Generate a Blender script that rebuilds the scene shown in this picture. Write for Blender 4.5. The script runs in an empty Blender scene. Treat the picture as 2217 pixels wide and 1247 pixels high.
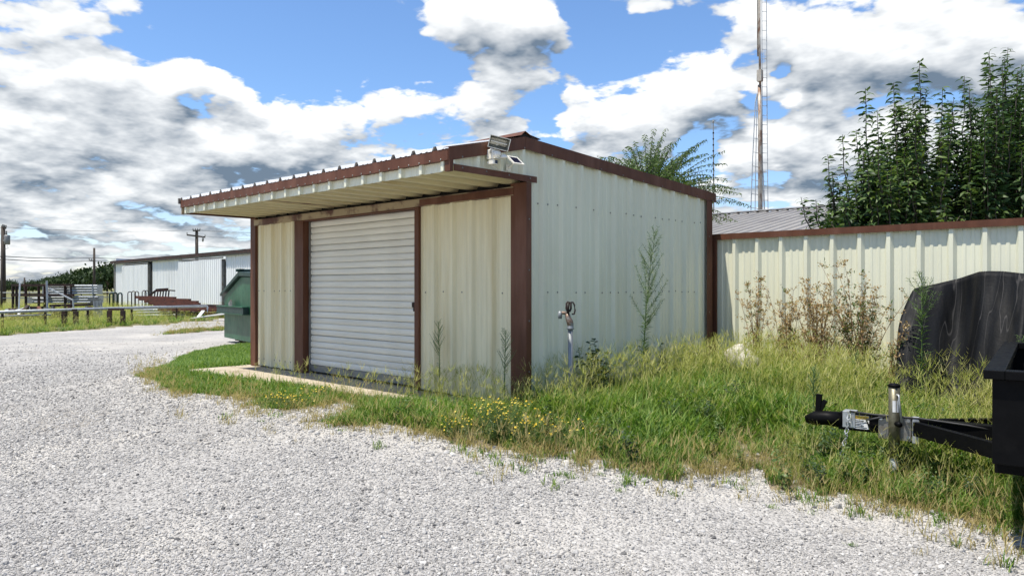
import bpy, math, random
import numpy as np
from mathutils import Vector, Matrix

random.seed(7)
rng = np.random.default_rng(11)
R = math.radians
scene = bpy.context.scene
COL = scene.collection

# ------------------------------------------------------------------ camera
F_PX, YAW, PITCH = 1608.6, -0.7645, -0.0017          # focal length in photo pixels, heading, tilt
CAM = np.array([4.978, -5.398, 1.186])
PCX, PCY = 1108.5, 623.5
cd = bpy.data.cameras.new('camera')
cd.sensor_width = 36.0
cd.lens = F_PX / 2217 * 36.0
cd.clip_start, cd.clip_end = 0.05, 3000
cam = bpy.data.objects.new('camera', cd)
cam.location = CAM
cam.rotation_euler = (math.pi / 2 + PITCH, 0, -YAW)
COL.objects.link(cam)
scene.camera = cam

# ------------------------------------------------------------------ exposure
vs = scene.view_settings
scene.display_settings.display_device = 'sRGB'
vs.view_transform, vs.look, vs.gamma = 'Standard', 'None', 1.0
vs.exposure = 0.62
vs.use_curve_mapping = False
scene.render.engine = 'CYCLES'
scene.cycles.use_denoising = True
scene.cycles.max_bounces = 8
scene.cycles.transparent_max_bounces = 8

# ------------------------------------------------------------------ sun (light travels +x, +y and steeply down)
SUN_DIR = Vector((0.30, 0.71, -2.22)).normalized()
sun = bpy.data.lights.new('sun', 'SUN')
sun.energy = 4.6
sun.angle = R(0.53)
sun.color = (1.0, 0.945, 0.85)
so = bpy.data.objects.new('sun', sun)
so.rotation_euler = SUN_DIR.to_track_quat('-Z', 'Y').to_euler()
COL.objects.link(so)
SUN_EL = math.asin(-SUN_DIR.z)
SUN_AZ = math.atan2(-SUN_DIR.x, -SUN_DIR.y)            # from +Y towards +X

# ------------------------------------------------------------------ node helpers
class G:
    """small wrapper to write shader node trees as expressions"""
    def __init__(s, nt): s.nt = nt
    def new(s, t, **kw):
        n = s.nt.nodes.new(t)
        for k, v in kw.items(): setattr(n, k, v)
        return n
    def put(s, sock, v):
        if v is None: return
        if isinstance(v, bpy.types.NodeSocket): s.nt.links.new(v, sock)
        elif isinstance(v, (tuple, list)) and len(v) == 3 and sock.type == 'RGBA': sock.default_value = (*v, 1)
        else: sock.default_value = v
    def m(s, op, a, b=None, c=None, clamp=False):
        n = s.new('ShaderNodeMath', operation=op); n.use_clamp = clamp
        for i, v in enumerate((a, b, c)): s.put(n.inputs[i], v)
        return n.outputs[0]
    def vm(s, op, a, b=None, c=None):
        n = s.new('ShaderNodeVectorMath', operation=op)
        s.put(n.inputs[0], a)
        if op == 'SCALE': s.put(n.inputs[3], b)
        else:
            s.put(n.inputs[1], b); s.put(n.inputs[2], c)
        return n.outputs[1] if op in ('DOT_PRODUCT', 'LENGTH', 'DISTANCE') else n.outputs[0]
    def mr(s, v, a, b, c=0.0, d=1.0, smooth=False):
        n = s.new('ShaderNodeMapRange'); n.interpolation_type = 'SMOOTHSTEP' if smooth else 'LINEAR'
        for i, x in enumerate((v, a, b, c, d)): s.put(n.inputs[i], x)
        return n.outputs[0]
    def mix(s, f, a, b, blend='MIX'):
        n = s.new('ShaderNodeMix', data_type='RGBA', blend_type=blend)
        s.put(n.inputs[0], f); s.put(n.inputs[6], a); s.put(n.inputs[7], b)
        return n.outputs[2]
    def noise(s, vec, scale, detail=4, rough=0.55, color=False, dist=0.0):
        n = s.new('ShaderNodeTexNoise')
        s.put(n.inputs['Vector'], vec); s.put(n.inputs['Scale'], scale)
        n.inputs['Detail'].default_value = detail; n.inputs['Roughness'].default_value = rough
        n.inputs['Distortion'].default_value = dist
        return n.outputs[1 if color else 0]
    def voro(s, vec, scale, feature='F1', out='Distance', rnd=1.0):
        n = s.new('ShaderNodeTexVoronoi', feature=feature)
        s.put(n.inputs['Vector'], vec); s.put(n.inputs['Scale'], scale); n.inputs['Randomness'].default_value = rnd
        return n.outputs[out]
    def xyz(s, v):
        n = s.new('ShaderNodeSeparateXYZ'); s.put(n.inputs[0], v); return n.outputs
    def comb(s, x, y, z):
        n = s.new('ShaderNodeCombineXYZ')
        for i, v in enumerate((x, y, z)): s.put(n.inputs[i], v)
        return n.outputs[0]

# ------------------------------------------------------------------ world: Nishita sky with fair-weather cumulus
w = bpy.data.worlds.new('World'); scene.world = w; w.use_nodes = True
nt = w.node_tree; nt.nodes.clear(); g = G(nt)
sky = g.new('ShaderNodeTexSky', sky_type='NISHITA')
sky.sun_disc = False; sky.sun_elevation = SUN_EL; sky.sun_rotation = SUN_AZ
sky.altitude = 200; sky.air_density = 1.0; sky.dust_density = 0.25; sky.ozone_density = 1.6
D0 = g.vm('NORMALIZE', g.new('ShaderNodeTexCoord').outputs['Generated'])
RGT = (math.cos(YAW), -math.sin(YAW), 0.0); FWD = (math.sin(YAW), math.cos(YAW), 0.0)
# cloud banks: (azimuth, elevation, half-width, half-height, weight), angles in degrees from the yard's long view
BANKS = [(-31.6, 15.1, 6.7, 3.6, 0.6), (-28.1, 18.0, 3.3, 1.7, 0.2), (-33.1, 10.4, 5.0, 1.5, 0.25), (-29.5, 8.6, 8.9, 1.9, 0.28), (-31.6, 5.8, 6.7, 1.3, 0.22), (-22.9, 14.8, 1.8, 1.2, 0.3),
         (-17.5, 12.7, 6.2, 2.4, 0.45), (-14.2, 11.3, 6.0, 2.0, 0.35), (-21.3, 9.9, 6.2, 1.9, 0.25), (-3.9, 20.0, 7.1, 1.8, 0.42), (1.5, 18.6, 3.2, 1.6, 0.38), (-11.5, 16.2, 1.3, 1.2, 0.34),
         (-13.7, 15.0, 0.9, 0.7, 0.25), (-8.1, 14.5, 3.0, 1.2, 0.38), (-1.7, 13.5, 3.0, 2.0, 0.45), (0.8, 15.6, 2.7, 0.9, 0.34), (-2.4, 16.5, 1.2, 0.7, 0.2), (-16.9, 20.1, 2.0, 0.5, 0.25),
         (11.0, 15.4, 5.8, 2.7, 0.5), (7.8, 12.5, 6.6, 2.1, 0.45), (15.7, 15.1, 2.0, 1.7, 0.2), (10.3, 20.5, 4.1, 0.6, 0.3), (18.3, 18.3, 2.9, 2.2, 0.4), (24.2, 15.6, 6.8, 3.6, 0.6),
         (31.1, 16.3, 4.2, 2.3, 0.45), (34.2, 13.6, 3.2, 2.9, 0.4), (19.9, 10.3, 4.1, 1.2, 0.45), (26.2, 9.5, 4.6, 1.4, 0.4), (20.8, 7.0, 1.9, 0.7, 0.3), (17.0, 8.1, 3.3, 1.3, 0.2),
         (32.9, 8.6, 3.8, 1.8, 0.3), (-18.8, 17.2, 6.1, 2.4, -0.62), (-14.2, 19.0, 4.7, 1.3, -0.4), (-8.4, 17.1, 2.8, 1.7, -0.4), (-4.6, 15.1, 1.6, 1.1, -0.35), (8.2, 17.4, 3.8, 2.4, -0.55),
         (11.6, 18.5, 3.8, 1.0, -0.35), (6.4, 19.4, 1.8, 2.1, -0.3), (2.9, 13.5, 1.5, 1.8, -0.5), (-7.0, 12.0, 2.1, 1.2, -0.35), (14.0, 10.3, 2.0, 1.7, -0.5), (17.6, 15.9, 1.0, 0.8, -0.35),
         (20.2, 15.4, 0.7, 0.5, -0.45), (17.0, 13.6, 0.6, 1.0, -0.3), (18.3, 12.3, 1.0, 1.3, -0.3), (19.6, 7.7, 1.6, 0.9, -0.4), (-23.2, 13.2, 0.8, 0.8, -0.3), (34.2, 16.9, 1.0, 0.5, -0.3),
         (-62, 20, 14, 9, 0.25), (62, 16, 14, 7, 0.25)]       # negative weights: gaps of clear blue
CL_LO, CL_HI = 0.68, 0.80
def cloud(d, fine):
    dz = g.xyz(d)[2]
    az = g.m('ARCTAN2', g.vm('DOT_PRODUCT', d, RGT), g.vm('DOT_PRODUCT', d, FWD))
    el = g.m('ARCSINE', dz)
    # cloud-layer coordinates: features shrink and flatten towards the horizon
    q = g.vm('SCALE', d, g.m('DIVIDE', 1.0, g.m('ADD', g.m('MAXIMUM', dz, 0.0), 0.24)))
    q = g.vm('MULTIPLY', q, (1.0, 1.0, 1.75))
    wob = g.vm('SUBTRACT', g.noise(q, 4.2, 4, .6, color=True), (.5, .5, .5))
    ae = g.vm('ADD', g.comb(az, el, 0.0), g.vm('MULTIPLY', wob, (.10, .06, 0.0)))      # ragged outlines
    bank = g.mr(el, R(15), R(4), 0.40, 0.60)                                           # many small far clouds low over the horizon
    for a, e, sx, sy, wt in BANKS:
        c = (R(a), R(e), 0.0); k = (1.2177 / R(sx * 1.5), 1.2177 / R(sy * 1.5), 0.0)
        v = g.vm('MULTIPLY', g.vm('SUBTRACT', ae, c), k)
        r2 = g.m('MULTIPLY', g.vm('DOT_PRODUCT', v, v), 1.4833)
        bank = g.m('ADD', g.m('DIVIDE', wt * (.52 if wt > 0 else .68), g.m('MULTIPLY_ADD', r2, r2, 1.0)), bank)
    def puffs(nd, vd):
        v = g.new('ShaderNodeTexVoronoi', feature='F1'); v.normalize = False
        g.put(v.inputs['Vector'], g.vm('ADD', q, g.vm('SCALE', wob, .22))); v.inputs['Scale'].default_value = 5.2; v.inputs['Detail'].default_value = vd; v.inputs['Roughness'].default_value = .55; v.inputs['Lacunarity'].default_value = 2.3
        return g.m('MULTIPLY_ADD', v.outputs['Distance'], -0.33, g.m('MULTIPLY_ADD', g.noise(q, 2.9, nd, .64), 1.05, bank))
    return (puffs(8, 2.0) if fine else None), puffs(5.0, 1.0)
d1, c1 = cloud(D0, True)
_, c2 = cloud(g.vm('NORMALIZE', g.vm('ADD', D0, (-0.006, -0.012, 0.034))), False)
alpha = g.mr(d1, CL_LO, CL_HI, smooth=True)
lit = g.m('MULTIPLY_ADD', g.m('SUBTRACT', c1, c2), 2.2, 0.55)
lit = g.m('SUBTRACT', lit, g.mr(c1, CL_HI + .10, CL_HI + .75, 0.0, 0.36, smooth=True))
lit = g.m('MULTIPLY_ADD', g.m('SUBTRACT', c1, d1), -0.9, lit)                           # crevices between the puffs
lit = g.m('SUBTRACT', lit, g.mr(g.noise(D0, 4.3, 4, .6), .45, .68, 0.0, .24, smooth=True))
lit = g.mr(lit, -.25, .95, 0.0, 1.0)
ccol = g.mix(lit, (0.115, 0.155, 0.205), (0.74, 0.75, 0.75))
skc = g.vm('MULTIPLY', g.vm('SCALE', sky.outputs[0], 0.115), g.mix(g.mr(g.xyz(D0)[2], .0, .22, smooth=True), (.88, .88, 1.0), (.76, .92, 1.10)))
col = g.mix(g.m('MULTIPLY', alpha, 0.97), skc, ccol)
bg = g.new('ShaderNodeBackground'); g.put(bg.inputs[0], col); bg.inputs[1].default_value = 1.0
nt.links.new(bg.outputs[0], g.new('ShaderNodeOutputWorld').inputs[0])
w.cycles.sampling_method = 'MANUAL'; w.cycles.sample_map_resolution = 512

# ------------------------------------------------------------------ photo pixel -> place in the yard
_fw = np.array([math.sin(YAW) * math.cos(PITCH), math.cos(YAW) * math.cos(PITCH), math.sin(PITCH)])
_rt = np.array([math.cos(YAW), -math.sin(YAW), 0.0]); _up = np.cross(_rt, _fw)
def ray(x, y): return _fw + _rt * (x - PCX) / F_PX - _up * (y - PCY) / F_PX
def on_z(x, y, z): d = ray(x, y); return CAM + d * (z - CAM[2]) / d[2]
def on_y(x, y, Y): d = ray(x, y); return CAM + d * (Y - CAM[1]) / d[1]
def on_x(x, y, X): d = ray(x, y); return CAM + d * (X - CAM[0]) / d[0]
def at_d(x, y, D): return CAM + ray(x, y) * D
def depth(P): return float((np.asarray(P) - CAM) @ _fw)

# ------------------------------------------------------------------ mesh helpers
class MB:
    def __init__(s): s.v, s.f = [], []
    def add(s, vs, fs):
        o = len(s.v); s.v += [tuple(map(float, p)) for p in vs]; s.f += [tuple(i + o for i in f) for f in fs]; return s
    def box(s, x0, x1, y0, y1, z0, z1):
        return s.add([(x0, y0, z0), (x1, y0, z0), (x1, y1, z0), (x0, y1, z0), (x0, y0, z1), (x1, y0, z1), (x1, y1, z1), (x0, y1, z1)],
                     [(3, 2, 1, 0), (4, 5, 6, 7), (0, 1, 5, 4), (1, 2, 6, 5), (2, 3, 7, 6), (3, 0, 4, 7)])
    def obox(s, c, ax, ay, az):
        """box round c with half-extent vectors ax, ay, az"""
        c, ax, ay, az = (np.asarray(q, float) for q in (c, ax, ay, az))
        return s.add([c + i * ax + j * ay + k * az for k in (-1, 1) for i, j in ((-1, -1), (1, -1), (1, 1), (-1, 1))],
                     [(3, 2, 1, 0), (4, 5, 6, 7), (0, 1, 5, 4), (1, 2, 6, 5), (2, 3, 7, 6), (3, 0, 4, 7)])
    def bar(s, p, q, wd, ht, up=(0, 0, 1)):
        p, q = np.asarray(p, float), np.asarray(q, float); d = q - p; L = np.linalg.norm(d); d /= L
        sd = np.cross(d, up); n = np.linalg.norm(sd)
        sd = np.cross(d, (1, 0, 0)) if n < 1e-6 else sd / n
        sd /= np.linalg.norm(sd); u = np.cross(sd, d)
        return s.obox((p + q) / 2, d * L / 2, sd * wd / 2, u * ht / 2)
    def tube(s, pts, r, n=6, cap=True):
        pts = [np.asarray(p, float) for p in pts]; m = len(pts); rs = r if isinstance(r, (list, tuple, np.ndarray)) else [r] * m
        t0 = pts[1] - pts[0]; ref = np.array((0, 0, 1.)) if abs(t0[2]) < .9 * np.linalg.norm(t0) else np.array((1., 0, 0))
        vs, fs = [], []
        for i, p in enumerate(pts):
            t = pts[min(i + 1, m - 1)] - pts[max(i - 1, 0)]; t = t / (np.linalg.norm(t) + 1e-12)
            a = np.cross(t, ref); a /= np.linalg.norm(a) + 1e-12; b = np.cross(t, a)
            for k in range(n):
                th = 2 * math.pi * k / n; vs.append(p + rs[i] * (math.cos(th) * a + math.sin(th) * b))
        for i in range(m - 1):
            for k in range(n): fs.append((i * n + k, i * n + (k + 1) % n, (i + 1) * n + (k + 1) % n, (i + 1) * n + k))
        if cap: fs += [tuple(range(n - 1, -1, -1)), tuple(range((m - 1) * n, m * n))]
        return s.add(vs, fs)
    def grid(s, rows):
        m = len(rows[0]); vs = [p for r in rows for p in r]
        return s.add(vs, [(i * m + j, i * m + j + 1, (i + 1) * m + j + 1, (i + 1) * m + j) for i in range(len(rows) - 1) for j in range(m - 1)])
    def lathe(s, prof, c, n=14, axis=(0, 0, 1)):
        ax = np.asarray(axis, float); ax /= np.linalg.norm(ax); ref = np.array((1., 0, 0)) if abs(ax[0]) < .9 else np.array((0, 1., 0))
        a = np.cross(ax, ref); a /= np.linalg.norm(a); b = np.cross(ax, a); c = np.asarray(c, float)
        vs = [c + z * ax + r * (math.cos(2 * math.pi * k / n) * a + math.sin(2 * math.pi * k / n) * b) for r, z in prof for k in range(n)]
        m = len(prof)
        fs = [(i * n + k, i * n + (k + 1) % n, (i + 1) * n + (k + 1) % n, (i + 1) * n + k) for i in range(m - 1) for k in range(n)]
        fs += [tuple(range(n - 1, -1, -1)), tuple(range((m - 1) * n, m * n))]
        return s.add(vs, fs)
    def prism(s, poly, off):
        """polygon (3D points) pushed along off"""
        n = len(poly); off = np.asarray(off, float); a = [np.asarray(p, float) for p in poly]; b = [p + off for p in a]
        return s.add(a + b, [tuple(range(n - 1, -1, -1)), tuple(range(n, 2 * n))] + [(i, (i + 1) % n, n + (i + 1) % n, n + i) for i in range(n)])
    def mesh(s, name, mat=None, smooth=False):
        me = bpy.data.meshes.new(name); me.from_pydata(s.v, [], s.f)
        if mat: me.materials.append(mat)
        if smooth: me.shade_smooth()
        me.update(); return me
    def build(s, name, mat, parent=None, smooth=False, bevel=0.0, **tags):
        return link(name, s.mesh(name, mat, smooth), parent, bevel, **tags)

ROOTLOC = {}
def link(name, me, parent=None, bevel=0.0, **tags):
    o = bpy.data.objects.new(name, me); COL.objects.link(o)
    if parent is not None:
        o.parent = parent
        if parent.name in ROOTLOC: o.matrix_parent_inverse = ROOTLOC[parent.name].inverted()
    if bevel:
        md = o.modifiers.new('bevel', 'BEVEL'); md.width = bevel; md.segments = 2; md.limit_method = 'ANGLE'
    return tag(o, **tags)
def tag(o, label=None, cat=None, group=None, kind=None):
    if label: o['label'] = label
    if cat: o['category'] = cat
    if group: o['group'] = group
    if kind: o['kind'] = kind
    return o
def root(name, loc, label, cat, group=None):
    """an Empty at the base of a thing; its parts are built in world coordinates"""
    o = bpy.data.objects.new(name, None); COL.objects.link(o)
    o.empty_display_size = 0.1; o.location = loc
    ROOTLOC[o.name] = Matrix.Translation(Vector(loc))
    return tag(o, label, cat, group)
def clone(o, loc, rz=0.0, sc=1.0, label=None, group=None):
    """copy of a thing with its parts and sub-parts"""
    c = o.copy(); COL.objects.link(c); c.location = loc; c.rotation_euler = (0, 0, rz); c.scale = (sc, sc, sc)
    for ch in o.children:
        k = ch.copy(); COL.objects.link(k); k.parent = c
        for s in ch.children:
            q = s.copy(); COL.objects.link(q); q.parent = k
    return tag(c, label, None, group)

def bulk(name, tv, tf, M, P, mat, smooth=False):
    """one mesh made of many transformed copies of a small template (leaves, seeds, blades)"""
    tv = np.asarray(tv, float); n, k = len(P), len(tv)
    V = (np.einsum('nij,kj->nki', M, tv) + np.asarray(P)[:, None, :]).reshape(-1, 3)
    loops = np.concatenate([np.asarray(f) for f in tf]); sizes = np.array([len(f) for f in tf]); nl = len(loops)
    L = (np.arange(n)[:, None] * k + loops[None, :]).reshape(-1)
    st = (np.arange(n)[:, None] * nl + np.concatenate([[0], np.cumsum(sizes)[:-1]])[None, :]).reshape(-1)
    me = bpy.data.meshes.new(name)
    me.vertices.add(len(V)); me.vertices.foreach_set('co', V.reshape(-1).astype(np.float32))
    me.loops.add(len(L)); me.loops.foreach_set('vertex_index', L.astype(np.int32))
    me.polygons.add(len(st)); me.polygons.foreach_set('loop_start', st.astype(np.int32))
    me.update(calc_edges=True); me.validate()
    if mat: me.materials.append(mat)
    if smooth: me.shade_smooth()
    return me
def frames(fwd, up, s=1.0):
    """matrices whose x axis is fwd, z as near up as possible"""
    x = fwd / (np.linalg.norm(fwd, axis=1, keepdims=True) + 1e-9)
    y = np.cross(up, x); y /= np.linalg.norm(y, axis=1, keepdims=True) + 1e-9
    z = np.cross(x, y); s = np.asarray(s, float).reshape(-1, 1) if np.ndim(s) else s
    return np.stack([x * s, y * s, z * s], axis=2)

# ------------------------------------------------------------------ materials
def mat(name, col, rough=0.5, metal=0.0, col2=None, scale=3.0, lo=0.45, hi=0.7, stretch=(1, 1, 1), var=0.10, bump=0.0, bscale=60.0,
        spec=0.5, coat=None, isl=0.0, amt=1.0, obj=0.0):
    """painted or plain surface: base colour with mottling, a second colour (dirt, rust, fading) in patches and fine relief"""
    m = bpy.data.materials.new(name); m.use_nodes = True; nt = m.node_tree; g = G(nt); b = nt.nodes['Principled BSDF']
    pos = g.new('ShaderNodeTexCoord').outputs['Object']; p = g.vm('MULTIPLY', pos, stretch)
    c = g.mix(1.0, col, g.mr(g.noise(p, scale * 2.7, 5, .6), .3, .7, 1 - var, 1 + var), 'MULTIPLY')
    if col2: c = g.mix(g.m('MULTIPLY', g.mr(g.noise(g.vm('ADD', p, (7.3, 1.9, 4.1)), scale, 6, .62), lo, hi, smooth=True), amt), c, col2)
    if isl:
        gi = g.new('ShaderNodeNewGeometry').outputs['Random Per Island']; c = g.mix(1.0, c, g.mr(gi, 0, 1, 1 - isl, 1 + isl), 'MULTIPLY')
    if obj: c = g.mix(1.0, c, g.mr(g.new('ShaderNodeObjectInfo').outputs['Random'], 0, 1, 1 - obj, 1 + obj), 'MULTIPLY')
    g.put(b.inputs['Base Color'], c)
    g.put(b.inputs['Roughness'], g.mr(g.noise(p, scale * 4, 4, .6), .3, .7, rough * .85, min(1, rough * 1.15)))
    b.inputs['Metallic'].default_value = metal; b.inputs['Specular IOR Level'].default_value = spec
    if bump:
        n = g.new('ShaderNodeBump'); n.inputs['Strength'].default_value = bump; n.inputs['Distance'].default_value = .01
        g.put(n.inputs['Height'], g.noise(pos, bscale, 4, .6)); nt.links.new(n.outputs[0], b.inputs['Normal'])
    return m
def leafmat(name, cols, trans=0.35, rough=0.5, spec=0.35, island=True):
    """foliage: colour varies from leaf to leaf and from clump to clump; light shines through"""
    m = bpy.data.materials.new(name); m.use_nodes = True; nt = m.node_tree; g = G(nt); b = nt.nodes['Principled BSDF']
    r1 = g.new('ShaderNodeNewGeometry').outputs['Random Per Island']; r2 = g.new('ShaderNodeObjectInfo').outputs['Random']
    k = g.m('FRACT', g.m('ADD', g.m('MULTIPLY', r1, .7), g.m('MULTIPLY', r2, .9)))
    cr = g.new('ShaderNodeValToRGB'); e = cr.color_ramp.elements
    for i, c in enumerate(cols):
        el = e[i] if i < 2 else e.new(0.5)
        el.position = i / (len(cols) - 1); el.color = (*c, 1)
    g.put(cr.inputs[0], k); b.inputs['Roughness'].default_value = rough; b.inputs['Specular IOR Level'].default_value = spec
    g.put(b.inputs['Base Color'], cr.outputs[0])
    t = g.new('ShaderNodeBsdfTranslucent'); g.put(t.inputs[0], g.mix(1.0, cr.outputs[0], (1.25, 1.3, .7), 'MULTIPLY'))
    mx = g.new('ShaderNodeMixShader'); mx.inputs[0].default_value = trans
    nt.links.new(b.outputs[0], mx.inputs[1]); nt.links.new(t.outputs[0], mx.inputs[2])
    nt.links.new(mx.outputs[0], nt.nodes['Material Output'].inputs[0])
    return m

M = {}
M['cream'] = mat('cream_paint', (.72, .71, .545), .42, col2=(.58, .55, .39), scale=1.3, stretch=(1, 1, .25), lo=.5, hi=.8, var=.05, amt=.6)
M['cream_bounce_soiled'] = mat('cream_paint_bounce_soiled', (.75, .68, .46), .45, col2=(.58, .46, .22), scale=2.2, stretch=(2.5, 2.5, .18), lo=.42, hi=.78, var=.08, amt=.75)  # base yellowed to carry warm ground bounce, with soiling streaks over it
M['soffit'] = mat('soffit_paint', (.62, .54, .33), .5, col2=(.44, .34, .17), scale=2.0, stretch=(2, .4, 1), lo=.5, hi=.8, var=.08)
M['brown'] = mat('brown_trim_paint', (.105, .040, .021), .55, col2=(.165, .075, .047), scale=2.5, stretch=(1.5, 1.5, .3), lo=.45, hi=.75, var=.2, spec=.25)
M['brown_rusty'] = mat('brown_trim_weathered', (.10, .04, .028), .6, col2=(.36, .28, .17), scale=2.3, stretch=(1.3, 1, 1.3), lo=.42, hi=.56, var=.25)
M['galv_roof'] = mat('roof_sheet', (.72, .72, .70), .38, metal=.1, col2=(.5, .47, .42), scale=2, lo=.55, hi=.8, var=.05)
M['door'] = mat('door_paint', (.72, .69, .60), .45, col2=(.50, .44, .32), scale=1.1, stretch=(.5, 1, 6), lo=.50, hi=.80, var=.09, amt=.8, obj=.05)
M['grey_metal'] = mat('dull_grey_metal', (.23, .23, .22), .5, metal=.4, col2=(.14, .11, .08), scale=4, var=.15)
M['concrete'] = mat('concrete', (.40, .345, .255), .9, col2=(.27, .215, .145), scale=2.0, lo=.45, hi=.75, var=.14, bump=.3, bscale=90)
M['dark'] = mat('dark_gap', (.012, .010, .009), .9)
M['screw'] = mat('screw_head', (.20, .19, .17), .5, metal=.5)
M['white_plastic'] = mat('white_plastic', (.80, .77, .68), .4, col2=(.62, .55, .38), scale=9, lo=.5, hi=.8, var=.05)
M['galv'] = mat('galvanised_steel', (.40, .42, .43), .55, metal=.45, col2=(.26, .27, .27), scale=9, var=.15)
M['black_paint'] = mat('black_paint', (.004, .004, .0043), .5, col2=(.008, .0075, .007), scale=6, lo=.55, hi=.8, var=.2, spec=.07)
M['rubber'] = mat('black_rubber', (.006, .0063, .0072), .6, col2=(.024, .023, .021), scale=2.2, stretch=(2.8, 1, .2), lo=.45, hi=.72, var=.45, bump=.25, bscale=40, spec=.12)
M['olive'] = mat('olive_drab_metal', (.14, .13, .085), .45, metal=.5, col2=(.08, .07, .045), scale=12, var=.2)
M['rust'] = mat('rusted_steel', (.105, .034, .019), .85, col2=(.055, .024, .017), scale=3, var=.35, isl=.35)
M['rust_dark'] = mat('dark_rusted_steel', (.026, .014, .011), .85, col2=(.07, .027, .018), scale=3, var=.35)
M['wood_pole'] = mat('pole_wood', (.045, .034, .027), .9, col2=(.085, .07, .055), scale=2, stretch=(6, 6, .5), var=.3)
M['green_paint'] = mat('green_dumpster_paint', (.014, .078, .038), .42, col2=(.04, .125, .068), scale=2.0, stretch=(1, 1, .6), lo=.48, hi=.68, var=.25)
M['green_dark'] = mat('dark_green_lid', (.012, .035, .028), .5, var=.25)
M['white_sheet'] = mat('white_wall_sheet', (.86, .86, .84), .42, col2=(.72, .72, .70), scale=.5, stretch=(1, 1, .3), lo=.52, hi=.8, var=.04)
M['grey_roof'] = mat('grey_roof_sheet', (.30, .28, .25), .5, metal=.1, col2=(.24, .22, .20), scale=.8, var=.07)
M['white_paint'] = mat('white_paint', (.75, .75, .73), .5, var=.08)
M['yellow'] = mat('yellow_print', (.75, .45, .04), .5, var=.05)
M['ink'] = mat('dark_print', (.03, .03, .03), .6, var=.05)
M['glass_dark'] = mat('dark_cell', (.012, .014, .03), .12, var=.1)
M['bark'] = mat('bark', (.075, .058, .042), .9, col2=(.14, .12, .09), scale=8, stretch=(2, 2, .5), var=.3, bump=.4)
M['stem_green'] = mat('stem_green', (.10, .16, .045), .7, var=.2)
M['stem_dry'] = mat('stem_dry', (.24, .15, .08), .8, var=.25)
M['wire'] = mat('cable', (.015, .015, .016), .6)
M['boulder'] = mat('pale_stone', (.50, .47, .41), .9, col2=(.33, .29, .22), scale=6, var=.15, bump=.6, bscale=25)
M['pipe_grey'] = mat('aged_galvanised_pipe', (.22, .235, .24), .5, metal=.35, col2=(.13, .14, .14), scale=12, stretch=(1, 1, .3), var=.2)
# ------------------------------------------------------------------ ground: one sheet out to the horizon
def sstep(a, b, x): t = np.clip((x - a) / (b - a), 0, 1); return t * t * (3 - 2 * t)
def ground_z(x, y):
    x, y = np.asarray(x, float), np.asarray(y, float)
    dx = np.maximum(np.maximum(-5.75 - x, x - 0.1), 0); dy = np.maximum(np.maximum(-0.9 - y, y - 3.7), 0)
    r = np.hypot(dx, dy)
    z = -0.30 + 0.235 * np.exp(-(r / 2.3) ** 2)
    z = z + 0.14 * sstep(-0.6, 2.8, y) * sstep(-0.3, 1.2, x) * sstep(14, 8, x) * sstep(16, 6, y)
    z = z + 0.012 * np.sin(x * 1.7 + 1.1 * np.sin(y * .9)) * np.cos(y * 1.3 + x * .4) * sstep(0.2, 1.5, r)
    return z
def gz(x, y): return float(ground_z(x, y))
def on_ground(px, py):
    z = -0.2
    for _ in range(8): p = on_z(px, py, z); z = gz(p[0], p[1])
    return p
def in_poly(px, py, poly):
    c = np.zeros(len(px), bool); n = len(poly)
    for i in range(n):
        (x0, y0), (x1, y1) = poly[i], poly[(i + 1) % n]
        if y0 == y1: continue
        c ^= ((y0 > py) != (y1 > py)) & (px < (x1 - x0) * (py - y0) / (y1 - y0) + x0)
    return c
def vnoise(x, y, s, seed=0):
    """smooth value noise"""
    x, y = x * s + seed * 17.3, y * s - seed * 9.1
    xi, yi = np.floor(x).astype(np.int64), np.floor(y).astype(np.int64); fx, fy = x - xi, y - yi
    fx, fy = fx * fx * (3 - 2 * fx), fy * fy * (3 - 2 * fy)
    def h(a, b): v = np.sin(a * 127.1 + b * 311.7 + seed * 3.7) * 43758.5453; return v - np.floor(v)
    return (h(xi, yi) * (1 - fx) + h(xi + 1, yi) * fx) * (1 - fy) + (h(xi, yi + 1) * (1 - fx) + h(xi + 1, yi + 1) * fx) * fy

# grassy plot round the shed (edge traced where the grass meets the gravel), the strip along the storage yard and the far field
PLOT_EDGE = [(545, 744), (470, 752), (385, 772), (335, 800), (318, 812), (345, 838), (385, 856), (470, 858), (530, 864), (570, 888), (650, 890), (735, 872),
             (790, 872), (800, 890), (725, 897), (682, 914), (720, 924), (840, 926), (950, 947), (1085, 972), (1230, 990), (1400, 1022), (1530, 1022),
             (1640, 1006), (1700, 1032), (1760, 1068), (1900, 1098), (2060, 1118), (2217, 1160)]
PLOT = [tuple(on_ground(*p)[:2]) for p in PLOT_EDGE] + [(5.2, -0.95), (9, -1.5), (9, 14), (-5.8, 14), (-5.8, 3)]
YARD_EDGE = [(0, 728), (150, 716), (300, 706), (480, 691), (545, 687)]
_ye = [on_ground(*p)[:2] for p in YARD_EDGE]
_d0 = (_ye[1] - _ye[0]) / np.linalg.norm(_ye[1] - _ye[0]); _d1 = (_ye[-1] - _ye[-2]) / np.linalg.norm(_ye[-1] - _ye[-2])
YARD = [tuple(_ye[0] - _d0 * 40)] + [tuple(p) for p in _ye] + [tuple(_ye[-1] + _d1 * 4)]
_e = np.array(YARD[-1]); YARD += [(_e[0] + 8, 22), (60, 22), (500, 400), (-600, 600), (-600, -200)]
STRIP = [tuple(on_ground(*p)[:2]) for p in ((330, 728), (400, 722), (485, 716), (545, 712), (545, 708), (480, 709), (400, 715))]
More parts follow.
